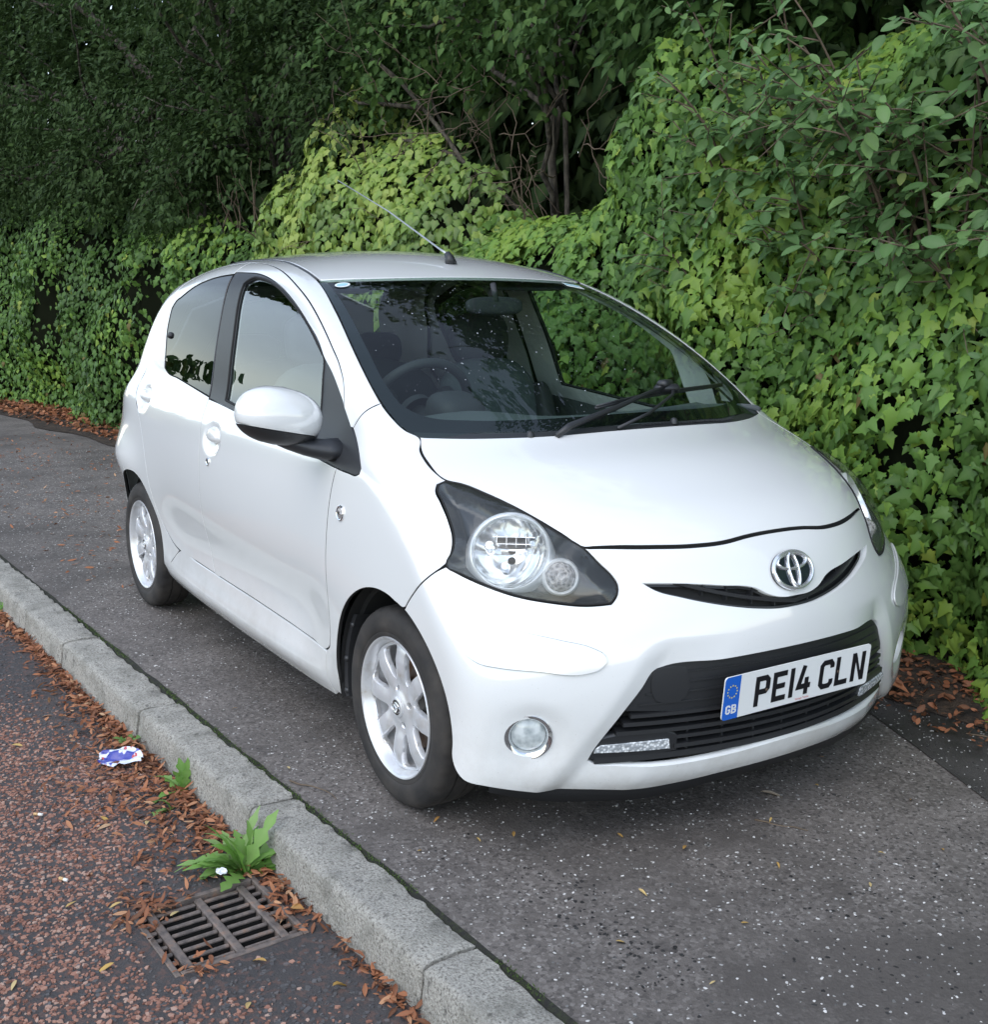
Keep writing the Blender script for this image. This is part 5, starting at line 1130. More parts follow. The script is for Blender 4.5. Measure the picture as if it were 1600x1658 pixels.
GL = {'P': [[(7, 0), (7, 72), (36, 72), (43, 65), (43, 44), (36, 37), (14, 37)]], 'E': [[(48, 72), (7, 72), (7, 7), (48, 7)], [(14, 40), (43, 40)]], '1': [[(7, 0), (7, 79)]],
      '4': [[(25, 79), (8, 23), (29, 23)], [(36, 46), (36, 0)], [(43, 23), (51, 23)]], 'C': [[(45, 55), (45, 64), (38, 72), (15, 72), (7, 64), (7, 15), (15, 7), (38, 7), (45, 15), (45, 24)]],
      'L': [[(7, 79), (7, 7), (47, 7)]], 'N': [[(7, 0), (7, 79)], [(43, 0), (43, 79)]]}
def glyph(ch, x0, z=.0012, sc=.001, w=14, y0=-.0395):
    s = MB()
    for pth in GL[ch]:
        q = slab([(x0+a*sc, y0+c*sc) for a, c in stroke(pth, w)], .0008, z); s.add(q.V, q.F)
    if ch == 'N':
        q = slab([(x0+a*sc, y0+c*sc) for a, c in ((14, 79), (14, 56), (36, 0), (36, 23))], .0008, z); s.add(q.V, q.F)
    return s
xx = -.157
for ch in 'PE14 CLN':
    if ch == ' ': xx += .022; continue
    build_M(glyph(ch, xx), 'plate_character', Mp, PBLACK, pl, False); xx += (.014 if ch == '1' else .050)+.0105
GLB = {'G': [[(42, 56), (42, 63), (34, 71), (16, 71), (8, 63), (8, 16), (16, 8), (34, 8), (42, 16), (42, 36), (26, 36)]], 'B': [[(36, 8), (8, 8), (8, 71), (34, 71), (41, 64), (41, 47), (35, 42)], [(16, 40), (36, 40), (43, 33), (43, 15), (36, 8)]]}
GLB['B'] = [[(8, 0), (8, 79)], [(16, 71), (34, 71), (41, 64), (41, 48), (35, 43), (16, 43)], [(16, 8), (36, 8), (43, 15), (43, 31), (38, 36), (16, 35)]]
for ch, x0 in (('G', -.2515), ('B', -.2325)):
    s = MB()
    for pth in GLB[ch]:
        q = slab([(x0+a*.00033, -.041+c*.00030) for a, c in stroke(pth, 13)], .0006, .0014); s.add(q.V, q.F)
    build_M(s, 'country_letter', Mp, PLATE, pl, False)
for k in range(12):
    a = k*math.pi/6; cx, cy = -.2345+.0155*math.cos(a), .017+.0155*math.sin(a)
    build_M(slab([(cx+r*math.sin(j*math.pi/5), cy+r*math.cos(j*math.pi/5)) for j in range(10) for r in ((.0026 if j % 2 == 0 else .0011),)], .0005, .0014), 'star', Mp, PYEL, pl, False)
def text_mesh(txt, size, M, m, parent, name):
    cu = bpy.data.curves.new(name, 'FONT'); cu.body = txt; cu.size = size; cu.align_x = 'CENTER'
    o = bpy.data.objects.new(name, cu); COL.objects.link(o)
    dg = bpy.context.evaluated_depsgraph_get(); me = bpy.data.meshes.new_from_object(o.evaluated_get(dg)); bpy.data.objects.remove(o)
    me.transform(M); me.materials.clear(); return obj(name, me, m, parent)
text_mesh('Vantage Toyota', .0078, Mp @ Matrix.Translation((.015, -.0505, .0008)), PRED, pl, 'dealer_lettering')
for sx in (-.118, .140):
    s = MB(); s.lathe([(.004, 0), (.0036, .0016), (0, .002)], 12, 'z', c=(sx, .0, .0012)); build_M(s, 'plate_screw', Mp, mat('plate_screw_brown', (.10, .07, .05), .5), pl)

# ---- badge
def ell_ring(a, b_, w, t, c=(0, 0), n_=48, z0=0., arc=(0, 360)):
    s = MB(); prof = [(-w/2, 0), (-w/2*.75, t*.7), (0, t), (w/2*.75, t*.7), (w/2, 0)]; k = len(prof)
    full = arc == (0, 360); A = np.radians(np.linspace(arc[0], arc[1], n_+1))
    if full: A = A[:-1]
    for th in A:
        nx, ny = math.cos(th)/a, math.sin(th)/b_; l = math.hypot(nx, ny); nx /= l; ny /= l
        for (o_, z) in prof: s.V.append((c[0]+a*math.cos(th)+nx*o_, c[1]+b_*math.sin(th)+ny*o_, z0+z))
    m_ = len(A)
    for i in range(m_ if full else m_-1):
        for j in range(k-1): s.F.append((i*k+j, ((i+1) % m_)*k+j, ((i+1) % m_)*k+j+1, i*k+j+1))
    return s
bc = lift('C', [(0., .690)])[0]; bn = body_grad(np.array([bc]))[0]; Mb = frame_mat(bc+bn*.004, bn)
s = slab([(.071*math.cos(t), .051*math.sin(t)) for t in np.linspace(0, 2*math.pi, 48, endpoint=False)], .012)
bd = build_M(s, 'badge', Mb, mat('badge_dark_blue', (.010, .014, .024), .12, coat=1.), car, True, 40)
EMB = mat('emblem_chrome', (.92, .93, .94), .14, metal=.8)
build_M(ell_ring(.0665, .0465, .011, .006, z0=.0), 'emblem_ring', Mb, EMB, bd)
build_M(ell_ring(.0500, .0190, .0085, .0055, c=(0, .0215), z0=.0005), 'emblem_ring', Mb, EMB, bd)
build_M(ell_ring(.0165, .0415, .0085, .0062, c=(0, .0), z0=.0008), 'emblem_ring', Mb, EMB, bd)

# ---- wheels
RUBBER = mat('tyre_rubber', (.022, .021, .021), .75)
n = NT(RUBBER); v_ = n.noise(n.coord('Object'), 9, 5); n.color(n.ramp(v_, [(.35, (.018, .017, .017)), (.55, (.036, .032, .029)), (.75, (.062, .053, .046))])); n.bump(n.noise(n.coord('Object'), 160, 3), .15, .002)
ALLOY = mat('silver_alloy', (.70, .71, .73), .34, metal=.5, coat=.3)
n = NT(ALLOY); v_ = n.noise(n.coord('Object'), 22, 6); n.color(n.ramp(v_, [(.50, (.72, .73, .75)), (.66, (.62, .61, .60)), (.78, (.40, .32, .24))]))
RUST = mat('rusty_disc', (.20, .11, .06), .6, metal=.5)
n = NT(RUST); n.color(n.ramp(n.noise(n.coord('Object'), 30, 5), [(.4, (.24, .20, .17)), (.6, (.20, .10, .05)), (.75, (.08, .05, .03))]))
DIRTY = mat('brake_dark', (.03, .028, .026), .7)
def build_wheel():
    w = empty('wheel', (0, 0, 0), car); s = MB()
    prof = [(.182,-.066),(.192,-.074),(.205,-.079),(.225,-.0815),(.245,-.080),(.258,-.0755),(.267,-.069),(.2725,-.060),(.2755,-.050),(.2765,-.027),(.2700,-.0255),(.2700,-.0205),(.2770,-.019),(.2772,0),(.2770,.019),(.2700,.0205),(.2700,.0255),(.2765,.027),(.2755,.050),(.2725,.060),(.267,.069),(.258,.0755),(.252,.0775),(.2505,.0782),(.245,.080),(.225,.0815),(.207,.079),(.2055,.0775),(.203,.0780),(.192,.074),(.186,.066),(.182,.058)]
    NS = 180
    for i, (r, h) in enumerate(prof):
        for k in range(NS):
            a = 2*math.pi*k/NS; rr = r
            if .044 < abs(h) < .071 and r > .262 and k % 6 == (0 if h > 0 else 3): rr -= .0035
            if .028 < abs(h) < .052 and r > .27 and k % 6 == 1: rr -= .003
            rr = rr if rr < .2 else .2+(rr-.2)*.95; s.V.append((rr*math.cos(a), -h*.95, rr*math.sin(a)))
    for i in range(len(prof)-1):
        for k in range(NS): k2 = (k+1) % NS; s.F.append((i*NS+k, i*NS+k2, (i+1)*NS+k2, (i+1)*NS+k))
    s.build('tyre', RUBBER, w, True, 50)
    # barrel and outer lip
    s = MB(); s.lathe([(.150, .070), (.158, .02), (.168, -.03), (.1715, -.040), (.178, -.052), (.1815, -.066), (.186, -.0725), (.1905, -.074), (.1925, -.071), (.1915, -.064), (.186, -.058)], 96, 'y'); s.build('rim_barrel', ALLOY, w, True, 45)
    # spoked face: one sheet with eight windows, turned back at the edges
    outer = np.array([(.1735*math.cos(t), .1735*math.sin(t)) for t in np.linspace(0, 2*math.pi, 120, endpoint=False)]); holes = []
    for k in range(8):
        m_ = R(22.5+45*k+8); pts = []
        def half(r, e): return max(.004, r*math.sin(R(22.5))-e)
        prof_h = [(.074, 0), (.079, .0080), (.092, .0150), (.110, .0225), (.130, .0305), (.148, .0375), (.157, .0388), (.163, .0340), (.1665, .018), (.167, 0)]
        for r, hw in prof_h: pts.append((r, hw))
        for r, hw in prof_h[-2:0:-1]: pts.append((r, -hw))
        q = [(r*math.cos(m_)-hw*math.sin(m_), r*math.sin(m_)+hw*math.cos(m_)) for r, hw in pts]
        holes.append(resample(q, .004))
    for k in range(4):
        a = R(45*2*k+30.5); holes.append(np.array([(.0505*math.cos(a)+.0105*math.cos(t), .0505*math.sin(a)+.0105*math.sin(t)) for t in np.linspace(0, 2*math.pi, 16, endpoint=False)]))
    V, F = fill2d(outer, holes, .0075)
    r = np.hypot(V[:, 0], V[:, 1]); th = np.arctan2(V[:, 1], V[:, 0])-R(8)
    hh = np.interp(r, [0, .03, .045, .065, .09, .13, .16, .1735], [.060, .059, .052, .050, .055, .058, .053, .047])
    hh = hh+.0030*np.clip((r-.05)/.04, 0, 1)*np.cos(8*th)
    P = np.stack([V[:, 0], -hh, V[:, 1]], 1)
    if np.cross(P[F[0][1]]-P[F[0][0]], P[F[0][2]]-P[F[0][0]])[1] > 0: F = F[:, ::-1]
    be = boundary_edges(F); bv = sorted({a for e in be for a in e}); n0 = len(P)
    A = P[bv].copy(); rv = r[bv]; cdir = np.stack([V[bv, 0], 0*rv, V[bv, 1]], 1)/(rv[:, None]+1e-9)
    A[:, 1] += .0035; B = P[bv].copy(); B[:, 1] += .016
    ctr = np.zeros((len(bv), 3))
    for hq in holes:
        hs = {tuple(np.round(x, 6)) for x in hq}; c = hq.mean(0)
        for i, v_i in enumerate(bv):
            if tuple(np.round(V[v_i], 6)) in hs: d = np.array([c[0]-V[v_i, 0], 0, c[1]-V[v_i, 1]]); ctr[i] = d/(np.linalg.norm(d)+1e-9)
    A += ctr*.0022; B += ctr*.0028
    m1 = {v: n0+i for i, v in enumerate(bv)}; m2 = {v: n0+len(bv)+i for i, v in enumerate(bv)}; Fx = [tuple(f) for f in F]
    for a, b_ in be: Fx += [(a, m1[a], m1[b_], b_), (m1[a], m2[a], m2[b_], m1[b_])]
    me = mesh('spoked_face', np.vstack([P, A, B]), Fx, True); smooth_by_angle(me, 28); obj('spoked_face', me, ALLOY, w)
    s = MB(); s.lathe([(.0285, -.056), (.0285, -.0625), (.026, -.0645), (0, -.066)], 32, 'y'); cap = s.build('centre_cap', ALLOY, w, True, 40)
    Mc = frame_mat((0, -.0655, 0), (0, -1, 0))
    build_M(slab([(.021*math.cos(t), .021*math.sin(t)) for t in np.linspace(0, 2*math.pi, 28, endpoint=False)], .001), 'cap_disc', Mc, DIRTY, cap, False)
    build_M(ell_ring(.019, .0145, .003, .0015), 'cap_emblem', Mc, CHROME, cap); build_M(ell_ring(.0045, .0135, .0025, .0015), 'cap_emblem', Mc, CHROME, cap); build_M(ell_ring(.0135, .006, .0025, .0015, c=(0, .006)), 'cap_emblem', Mc, CHROME, cap)
    for k in range(4):
        a = R(90*k+30.5); s = MB(); s.lathe([(.0085, -.030), (.0085, -.038), (.006, -.040), (0, -.040)], 6, 'y', c=(.0505*math.cos(a), 0, .0505*math.sin(a))); s.build('wheel_bolt', DIRTY, w)
    s = MB(); s.lathe([(.05, -.014), (.118, -.014), (.120, -.012), (.120, -.003), (.118, .0), (.05, .0)], 56, 'y'); s.build('brake_disc', RUST, w, True, 40)
    s = MB(); s.lathe([(.0, .008), (.160, .008)], 40, 'y'); s.lathe([(0, -.03), (.07, -.03), (.07, .0)], 24, 'y'); s.build('wheel_shade_backing', DIRTY, w)  # dark disc added behind the spokes so the windows read as shaded
    s = MB(); s.box((.085, -.022, .075), (.07, .035, .085), Matrix.Rotation(R(40), 3, 'Y'), bev=.008); s.build('brake_caliper', DIRTY, w)
    return w
wh = build_wheel()
def copy_tree(o, parent):
    c = o.copy(); COL.objects.link(c); c.parent = parent
    for ch in o.children: copy_tree(ch, c)
    return c
wh.location = (0, -.702, .2720); wh.rotation_euler = (0, R(12), 0)
w2 = copy_tree(wh, car); w2.location = (-2.34, -.685, .2720); w2.rotation_euler = (0, R(-14), 0)
for (x, y) in ((0, .702), (-2.34, .685)):
    w3 = copy_tree(wh, car); w3.location = (x, y, .2720); w3.rotation_euler = (0, R(30), R(180))
# ---- wheel arch liners
for (cx, cz, r), yo in ((ARCH_F, .785), (ARCH_R, .715)):
    for sg in (-1, 1):
        s = MB(); s.lathe([(r+.010, sg*(yo-.016)), (r+.008, sg*(yo-.05)), (r-.004, sg*(yo-.055)), (r-.006, sg*.52), (.26, sg*.47), (.0, sg*.47)], 40, 'y', c=(cx, 0, cz), a0=R(-22 if cx < -1 else -14), a1=R(172 if cx < -1 else 192))
        lin = s.build('wheel_arch_liner', LINER, car, True, 50)
        if cx > -1:
            s = MB(); P = [(cx+(r-.010)*math.cos(a)-.0, sg*(yo-.018), cz+(r-.010)*math.sin(a)) for a in np.radians(np.linspace(142, 191, 14))]
            for i, q in enumerate(P[:-1]):
                q2 = P[i+1]; dy = -sg*.05
                s.add([q, q2, (q2[0]+.022, q2[1], q2[2]+.004), (q[0]+.022, q[1], q[2]+.004), (q[0]+.03, q[1]+dy, q[2]), (q2[0]+.03, q2[1]+dy, q2[2])], [(0, 1, 2, 3), (3, 2, 5, 4)])
            s.build('arch_lip', BLACK, lin)
            for a in (148, 170, 188):
                s = MB(); s.lathe([(.010, 0), (.009, .004), (.005, .006), (0, .006)], 12, 'y', c=(cx+(r-.022)*math.cos(R(a)), 0, cz+(r-.022)*math.sin(R(a))))
                s.V = [(x, sg*(yo-.018+y), z) for x, y, z in s.V]; s.build('liner_clip', BLACK, lin, True)
# ---- underside
s = MB(); s.box((-1.17, 0, .20), (1.62, 1.36, .04)); s.box((-2.5, 0, .30), (.42, 1.1, .06)); s.box((.30, 0, .24), (.5, .95, .05)); s.box((-2.34, 0, .24), (.9, .9, .04)); s.box((0, 0, .26), (.8, .9, .04))
s.build('underbody', LINER, car)

# ---- door mirrors
def mirror_half(v0, v1, rows, sc, name, m, parent, k=40):
    c = Vector((-.405, -.912, 1.022)); ax = Vector((0, -.965, .20)).normalized(); up = Vector((0, .20, .965)).normalized(); s = MB(); V = []
    for i in range(rows):
        v = v0+(v1-v0)*i/(rows-1); rr = max(1e-4, (1-abs(v)**2.3))**(1/2.1)
        for j in range(k):
            a = 2*math.pi*j/k; u_ = math.copysign(abs(math.cos(a))**.86, math.cos(a)); w_ = math.copysign(abs(math.sin(a))**.86, math.sin(a))
            xx_ = w_*(.090 if w_ > 0 else .035)*rr; V.append(tuple(c+ax*(u_*.126*rr*sc)+up*(v*(.083 if v > 0 else .078)*sc)+Vector((xx_*sc, 0, 0))))
    s.V = V
    for i in range(rows-1):
        for j in range(k): j2 = (j+1) % k; s.F.append((i*k+j, i*k+j2, (i+1)*k+j2, (i+1)*k+j))
    s.F.append(tuple(range(k))[::-1]); s.F.append(tuple((rows-1)*k+j for j in range(k)))
    return s.build(name, m, parent, True, 60)
mr = mirror_half(-1, -.47, 12, 1.02, 'door_mirror', BLACK, car)
mirror_half(-.45, 1, 22, 1.0, 'mirror_cap', PAINT, mr)
s = MB(); s.tube([(-.372, -.745, .918), (-.378, -.79, .922), (-.388, -.835, .935), (-.398, -.875, .953), (-.402, -.90, .965)], [.046, .040, .034, .030, .026], 16); s.V = [(x*1.0+(x+.38)*.5, y, z+(z-.93)*-.25) for x, y, z in s.V]
s.build('mirror_arm', TRIM, mr, True)
s = MB(); s.add([(-.424, -.99, .985), (-.424, -.83, .985), (-.430, -.83, 1.075), (-.430, -.99, 1.075)], [(0, 1, 2, 3)]); s.build('mirror_glass', CHROME, mr)
# ---- door handles, lock, side repeater
def surf(x, z):
    return lift('A', to_dom('A', [(x, -np.interp(z, [.3, .7, .95], [.78, .80, .75]), z)]))[0]
def surf_at(x, z):
    lo_, hi_ = -.9, .9
    for _ in range(26):
        m_ = (lo_+hi_)/2
        if lift('A', [(x, m_)])[0][2] < z: lo_ = m_
        else: hi_ = m_
    P = lift('A', [((x), (lo_+hi_)/2)])[0]; return P, body_grad(np.array([P]))[0]
for (hx, hz), pr, pl_ in ((HF, fdr, fdl), (HR, rdr, rdl)):
    P, N_ = surf_at(hx, hz+.014); Mh = frame_mat(P-N_*.008, N_); s = MB(); V = []; k = 28; rows = 9
    for i in range(rows):
        t = i/(rows-1)*math.pi/2
        for j in range(k):
            a = 2*math.pi*j/k; V.append((.078*math.cos(a)*math.cos(t)**.6, (.037 if math.sin(a) > 0 else .025)*math.sin(a)*math.cos(t)**.6, -.014+.028*math.sin(t)))
    s.V = V
    for i in range(rows-1):
        for j in range(k): j2 = (j+1) % k; s.F.append((i*k+j, i*k+j2, (i+1)*k+j2, (i+1)*k+j))
    hd = build_M(s, 'door_handle', Mh, PAINT, pr, True, 80); mirror_tree(hd, pl_)
P, N_ = surf_at(-1.327, .768); s = MB(); s.lathe([(.015, -.004), (.015, .003), (.0125, .005), (.010, .003), (0, .003)], 24, 'z'); lk = build_M(s, 'door_lock', frame_mat(P, N_), CHROME, fdr)
s = MB(); s.box((0, 0, .0035), (.004, .013, .002)); build_M(s, 'lock_slot', frame_mat(P, N_), SEAL_SHADE, lk, False)
P, N_ = surf_at(-.251, .763); s = MB(); s.lathe([(.0225, -.002), (.0225, .003), (.0195, .0055), (.0165, .004)], 28, 'z'); sr = build_M(s, 'side_repeater', frame_mat(P, N_), CHROME, car)
s = MB(); s.lathe([(.0165, .003), (.010, .007), (0, .008)], 24, 'z'); build_M(s, 'repeater_lens', frame_mat(P, N_), CLEAR, sr)
s = MB(); s.box((0, 0, .006), (.013, .008, .006), bev=.001); build_M(s, 'repeater_bulb', frame_mat(P, N_), DIRTY, sr, False)
mirror_tree(sr, car)
P, N_ = surf_at(-2.105, 1.178); s = MB(); s.lathe([(.014, -.004), (.013, .004), (.009, .008), (0, .009)], 20, 'z'); build_M(s, 'window_hinge', frame_mat(P, N_), BLACK, rdr)

# ---- wiper, washer jets, aerial, stickers
def on_top(x, y, d=0.):
    P = lift('T', [(x, y)])[0]; return P+body_grad(np.array([P]))[0]*d
b = MB(); b.tube([on_top(.088, -.315, .004), on_top(.080, -.27, .020), on_top(.045, -.08, .030), on_top(-.02, .10, .034), on_top(-.052, .185, .030)], [.009, .010, .008, .006, .005], 8)
wp = b.build('wiper_arm', BLACK, car, True)
b = MB(); b.tube([on_top(.108, -.12, .004), on_top(.07, .02, .018), on_top(-.01, .17, .030), on_top(-.055, .21, .030)], [.005, .005, .005, .006], 6); b.build('wiper_link', BLACK, wp, True)
bl2 = [on_top(x, y, .009) for x, y in ((.010, -.125), (-.005, -.03), (-.025, .07), (-.05, .18), (-.085, .30), (-.125, .41), (-.185, .545))]
b = MB(); b.tube(bl2, .0055, 6); b.tube([v+np.array([.003, 0, .006]) for v in bl2], .0035, 5); b.build('wiper_blade', BLACK, wp, True)
P = on_top(-.052, .185, .026); s = MB(); s.box(tuple(P), (.042, .078, .026), Matrix.Rotation(R(-20), 3, 'Z'), bev=.010); s.box((P[0]-.004, P[1]-.004, P[2]+.014), (.035, .06, .022), Matrix.Rotation(R(25), 3, 'Z'), bev=.007); s.build('wiper_joint', BLACK, wp, True, 50)
r_ = np.random.default_rng(17); cl = r_.normal(0, 1, (46, 2))*[.20, .30]+[-.40, -.12]; q = np.vstack([cl[r_.integers(0, 46, 290)]+r_.normal(0, .035, (290, 2)), r_.uniform([-.85, -.5], [.03, .55], (70, 2))])
lim = np.interp(q[:, 0], [-.95, -.70, -.30, -.10, .06], [.50, .55, .62, .52, .2]); q = q[(np.abs(q[:, 1]) < lim) & (q[:, 0] < .06-.55*q[:, 1]**2) & (q[:, 0] > -.83)]
X0 = lift('T', q); Nn = body_grad(X0); X0 = X0+Nn*.0006; s = MB()
for p_, n_ in zip(X0, Nn):
    rr = .0006+.0020*r_.random()**3; e_ = r_.uniform(.5, 1.); a0 = r_.uniform(0, 3.1); Mq = frame_mat(p_, n_); V_ = []
    for k_ in range(6): t_ = k_*math.pi/3; u_, v_ = rr*math.cos(t_), rr*e_*math.sin(t_); V_.append((u_*math.cos(a0)-v_*math.sin(a0), u_*math.sin(a0)+v_*math.cos(a0), 0))
    s.add(xf(Mq, V_), [tuple(range(6))])
s.build('dried_spots', mat('dried_spot', (.62, .66, .70), .5), wsp)['kind'] = 'stuff'
for i, (x, y) in enumerate(((.050, -.375), (.094, .10))):
    P = on_top(x, y, .0); s = MB(); s.lathe([(.012, -.004), (.011, .006), (.007, .012), (0, .014)], 16, 'z', c=tuple(P)); s.build('washer_jet', BLACK, cwo, True)
for i in range(34):
    y = -.02+i*.0125; xx_ = np.interp(y, [-.1, .15, .33, .5], [.112, .106, .070, -.004])-.016
    P = on_top(xx_, y, -.002); s = MB(); s.box(tuple(P), (.018, .005, .004), Matrix.Rotation(R(-20 if y > .2 else 0), 3, 'Z')); s.build('intake_louvre', TRIM, cwo)
P = on_top(-1.005, 0, 0); s = MB(); s.tube([P+np.array([.012, 0, -.004]), P+np.array([0, 0, .018]), P+np.array([-.014, 0, .034])], [.022, .017, .011], 14)
ae = s.build('aerial', BLACK, car, True)
s = MB(); tip = np.array([-1.905, 0, 1.808]); A0 = P+np.array([-.012, 0, .031]); s.tube([A0, A0+(tip-A0)*.06, A0+(tip-A0)*.5+np.array([0, 0, .012]), tip], [.0055, .0035, .0028, .0022], 8); s.build('aerial_rod', mat('aerial_steel', (.42, .44, .45), .35, metal=.7), ae, True)
def top_patch(name, cx, cy, poly, d, m, parent):
    p2 = np.array([(cx+a, cy+c) for a, c in poly]); V, F = fill2d(p2, [], .01); X = lift('T', V); X = X+body_grad(X)*d
    return obj(name, mesh(name, X, F), m, parent)
STK = mat('sticker_blue', (.35, .60, .68), .4); STW = mat('sticker_white', (.75, .80, .80), .4)
top_patch('sticker', -.865, -.487, [(.020*math.cos(t), .026*math.sin(t)) for t in np.linspace(0, 2*math.pi, 24, endpoint=False)], .001, STW, wsp)
top_patch('sticker_print', -.865, -.487, [(.011*math.cos(t), .020*math.sin(t)) for t in np.linspace(0, 2*math.pi, 24, endpoint=False)], .0016, STK, wsp)
top_patch('sticker', -.845, .430, [(-.020, -.040), (.020, -.040), (.020, .040), (-.020, .040)], .001, STW, wsp)
top_patch('sticker_print', -.848, .430, [(-.010, -.036), (.008, -.036), (.008, .030), (-.010, .030)], .0016, STK, wsp)

# ---- rear end
def edge_x(z): return np.interp(z, [.25, .45, .62, .85, .97, 1.15, 1.33], [-2.69, -2.69, -2.675, -2.66, -2.63, -2.56, -2.44])
def rear_poly(zs): 
    zs = np.asarray(zs); x0 = edge_x(zs); lo_ = np.zeros(len(zs)); hi_ = lo_+1.3
    for _ in range(20):
        m_ = (lo_+hi_)/2; i_ = lift('R', np.stack([m_*K, zs], 1), 16)[:, 0] < x0; lo_ = np.where(i_, m_, lo_); hi_ = np.where(i_, hi_, m_)
    h_ = [(-a*K, z) for a, z in zip(lo_, zs)]; return h_+[(-a, z) for a, z in h_[::-1]]
panel_obj('rear_bumper', panel_data('R', rear_poly(np.linspace(.25, .62, 6)), h=.04, step=.02), PAINT, car)
tg = rear_poly(np.linspace(.625, 1.36, 10)); tgw = [(-.45, 1.0), (-.40, 1.30), (-.1, 1.33), (.1, 1.33), (.40, 1.30), (.45, 1.0), (.1, .97), (-.1, .97)]
ha = panel_obj('hatch', panel_data('R', tg, holes=[tgw], h=.04, step=.02), PAINT, car)
panel_obj('hatch_glass', panel_data('R', tgw, h=.05, step=.03, gap=-.004, disp=-.004, flange=0), GLASS_TINT, ha)
TAIL = mat('tail_lamp_red', (.35, .01, .012), .1, coat=1)
tl = panel_data('R', [(-.60, .70), (-.62, .85), (-.60, .98), (-.50, .95), (-.47, .82), (-.50, .70)], h=.03, disp=.006, flange=.01)
panel_obj('tail_light', tl, TAIL, car); panel_obj('tail_light', flipped(tl), TAIL, car)
# ------------------------------------------------------------------ car interior
FABRIC = mat('seat_fabric', (.085, .10, .106), .9)
n = NT(FABRIC); n.bump(n.noise(n.coord('Object'), 260, 2), .3, .002)
def soft_box(name, c, d, rot, m, parent, p=3.2, k=14):
    """rounded cushion: superellipsoid"""
    s = MB(); M = Matrix.Rotation(R(rot), 3, 'Y'); V = []
    f = lambda v, e: math.copysign(abs(v)**e, v)
    e = 2/p; rows = k; cols = 2*k
    for i in range(rows+1):
        ph = -math.pi/2+math.pi*i/rows
        for j in range(cols):
            th = 2*math.pi*j/cols
            v = Vector((d[0]/2*f(math.cos(ph), e)*f(math.cos(th), e), d[1]/2*f(math.cos(ph), e)*f(math.sin(th), e), d[2]/2*f(math.sin(ph), e)))
            V.append(tuple(M @ v+Vector(c)))
    s.V = V
    for i in range(rows):
        for j in range(cols): j2 = (j+1) % cols; s.F.append((i*cols+j, i*cols+j2, (i+1)*cols+j2, (i+1)*cols+j))
    return s.build(name, m, parent, True)
for sy in (-.35, .35):
    st = soft_box('front_seat', (-1.25, sy, .78), (.15, .47, .66), -14, FABRIC, car)
    soft_box('seat_cushion', (-.98, sy, .50), (.52, .50, .16), 6, FABRIC, st)
    soft_box('headrest', (-1.36, sy, 1.18), (.10, .26, .20), -8, INT_DARK, st)
    for dy in (-.24, .24): soft_box('seat_bolster', (-1.20, sy+dy*.93, .76), (.13, .08, .50), -14, INT_DARK, st)
bs = soft_box('rear_seat', (-2.05, 0, .80), (.16, 1.16, .56), -18, FABRIC, car); soft_box('seat_cushion', (-1.82, 0, .52), (.46, 1.16, .16), 5, FABRIC, bs)
for sy in (-.3, .3): soft_box('headrest', (-2.15, sy, 1.10), (.09, .24, .15), -8, INT_DARK, bs)
# dashboard
prof = [(.05, .945), (-.08, .985), (-.24, .992), (-.36, .965), (-.42, .90), (-.44, .78), (-.40, .62), (-.34, .45)]
s = MB(); ys = np.linspace(-.62, .62, 25); k = len(prof)
for y in ys:
    hump = .028*math.exp(-((y+.36)/.17)**2); sh = .35*y*y
    for i, (x, z) in enumerate(prof): s.V.append((x-sh*(1 if i < 3 else .45), y*(.95 if i < 2 else 1), z+(hump if 1 < i < 5 else 0)))
for a in range(len(ys)-1):
    for i in range(k-1): s.F.append((a*k+i, a*k+i+1, (a+1)*k+i+1, (a+1)*k+i))
dsh = s.build('dashboard', INT_GREY, car, True)
soft_box('instrument_pod', (-.37, -.36, 1.0), (.15, .17, .13), 15, INT_DARK, dsh)
s = MB(); s.tube([(-.12+.0*t, .36+.30*math.cos(t), .985+.020*math.sin(t)) for t in np.linspace(0, math.pi, 14)], .012, 6); s.build('airbag_lid', INT_GREY, dsh, True)
# steering wheel
Ms = frame_mat((-.60, -.36, .985), (-.90, 0, .44)); s = MB()
pts = [(.180*math.cos(t), .180*math.sin(t), 0) for t in np.linspace(0, 2*math.pi, 49)]
s.tube(pts, .016, 10, cap=False); sw = build_M(s, 'steering_wheel', Ms, INT_DARK, car)
s = MB(); s.lathe([(.062, -.012), (.058, .018), (.03, .030), (0, .032)], 24, 'z'); build_M(s, 'horn_pad', Ms, INT_DARK, sw)
for a in (0, 180, 270):
    s = MB(); s.tube([(.05*math.cos(R(a)), .05*math.sin(R(a)), .0), (.175*math.cos(R(a)), .175*math.sin(R(a)), 0)], [.018, .013], 8); build_M(s, 'wheel_spoke', Ms, INT_DARK, sw)
s = MB(); s.tube([(-.59, -.36, .98), (-.36, -.36, .90)], .035, 12); s.build('steering_column', INT_DARK, sw, True)
# interior mirror
im = soft_box('interior_mirror', (-.71, .0, 1.315), (.035, .225, .062), -12, INT_DARK, car); s = MB(); s.tube([(-.70, 0, 1.33), (-.72, 0, 1.39)], .010, 8); s.build('mirror_stalk', INT_DARK, im, True)
for sy in (-.30, .30): soft_box('sun_visor', (-.99, sy, 1.385), (.16, .36, .022), 10, INT_DARK, car)
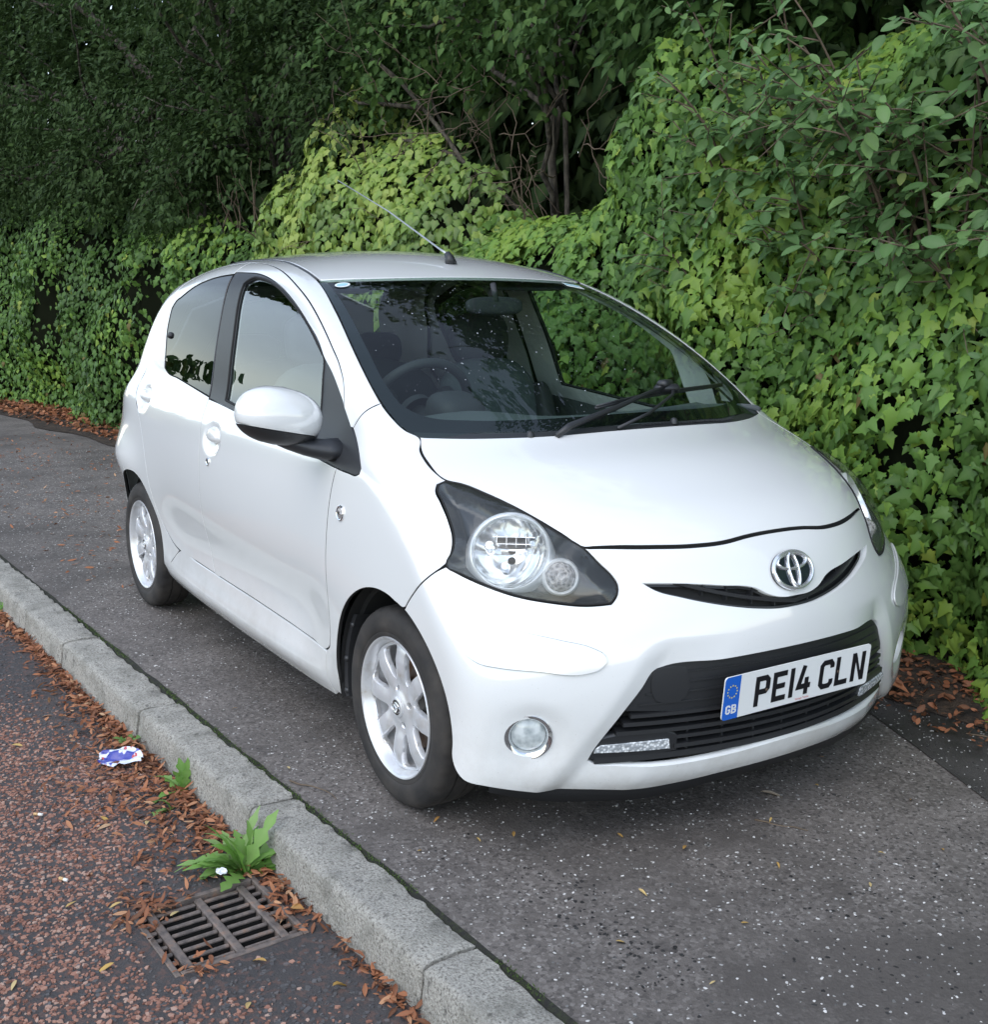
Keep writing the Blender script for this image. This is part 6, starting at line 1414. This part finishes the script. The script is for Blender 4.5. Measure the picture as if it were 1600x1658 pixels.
# lining shells: roof lining, door cards, pillars (offset copies of the body surface)
rl = [(-.96, -.50), (-1.35, -.47), (-2.0, -.46), (-2.35, -.40), (-2.38, 0)]; rl = rl+[(a, -c) for a, c in rl[::-1][1:]]+[(-.90, .2), (-.88, 0), (-.90, -.2)]
panel_obj('roof_lining', panel_data('T', rl, h=.06, step=.03, disp=-.035, flange=0), INT_DARK, car)
def lining(name, poly, disp, m, pr, pl_, holes=(), h=.05, flange=0.):
    d = panel_data('A', dA(poly), holes=[dA(q) for q in holes], h=h, step=.02, disp=disp, flange=flange, gap=.003)
    return panel_obj(name, d, m, pr), panel_obj(name, flipped(d), m, pl_)
lining('door_card', DOOR_FRONT[3:]+DOOR_BOTTOM+B_SEAM+FRAME_LOW[::-1][1:-1], -.065, INT_GREY, fdr, fdl)
lining('door_inner_frame', ROOF_SEAM+FRAME_TOP[:1]+B_TOP[::-1][1:]+[(-1.464,-.740,.976)]+[(-1.46,-.75,.93),(-.80,-.77,.88),(-.32,-.785,.86)]+DOOR_FRONT[:4][::-1][:-1], -.022, PAINT, fdr, fdl, holes=[GLASS_F], h=.03)
lining('door_card', [(-1.374,-.772,.348)]+B_SEAM+[(-2.1,-.71,1.03)]+REAR_EDGE[:7][::-1], -.06, INT_DARK, rdr, rdl)
lining('pillar_trim', [(-1.44,-.75,.97),(-1.46,-.70,1.10),(-1.53,-.60,1.36),(-1.53,-.55,1.43),(-1.70,-.54,1.44),(-1.66,-.60,1.36),(-1.62,-.70,1.10),(-1.64,-.78,.60),(-1.64,-.77,.35),(-1.40,-.77,.35)], -.05, INT_LIGHT, car, car)
lining('pillar_trim', WS_EDGE[2:]+[(-1.0,-.57,1.392),(-.80,-.615,1.32),(-.55,-.66,1.195),(-.43,-.69,1.12),(-.36,-.70,1.06),(-.26,-.71,1.03)], -.030, INT_LIGHT, car, car, h=.03)
s = MB(); s.box((-1.35, 0, .26), (2.1, 1.36, .02)); s.build('cabin_floor', INT_DARK, car)
s = MB(); s.box((-.42, 0, .62), (.02, 1.3, .66)); s.build('bulkhead', INT_DARK, car)
s = MB(); s.box((-2.32, 0, .62), (.02, 1.2, .60)); s.box((-2.38, 0, .95), (.35, 1.1, .02)); s.build('parcel_shelf', INT_DARK, car)
s = MB(); s.box((.12, 0, .52), (.02, 1.0, .60)); s.box((-.1, 0, .80), (.5, 1.15, .02)); s.build('engine_bay_panel', SEAL_SHADE, car)
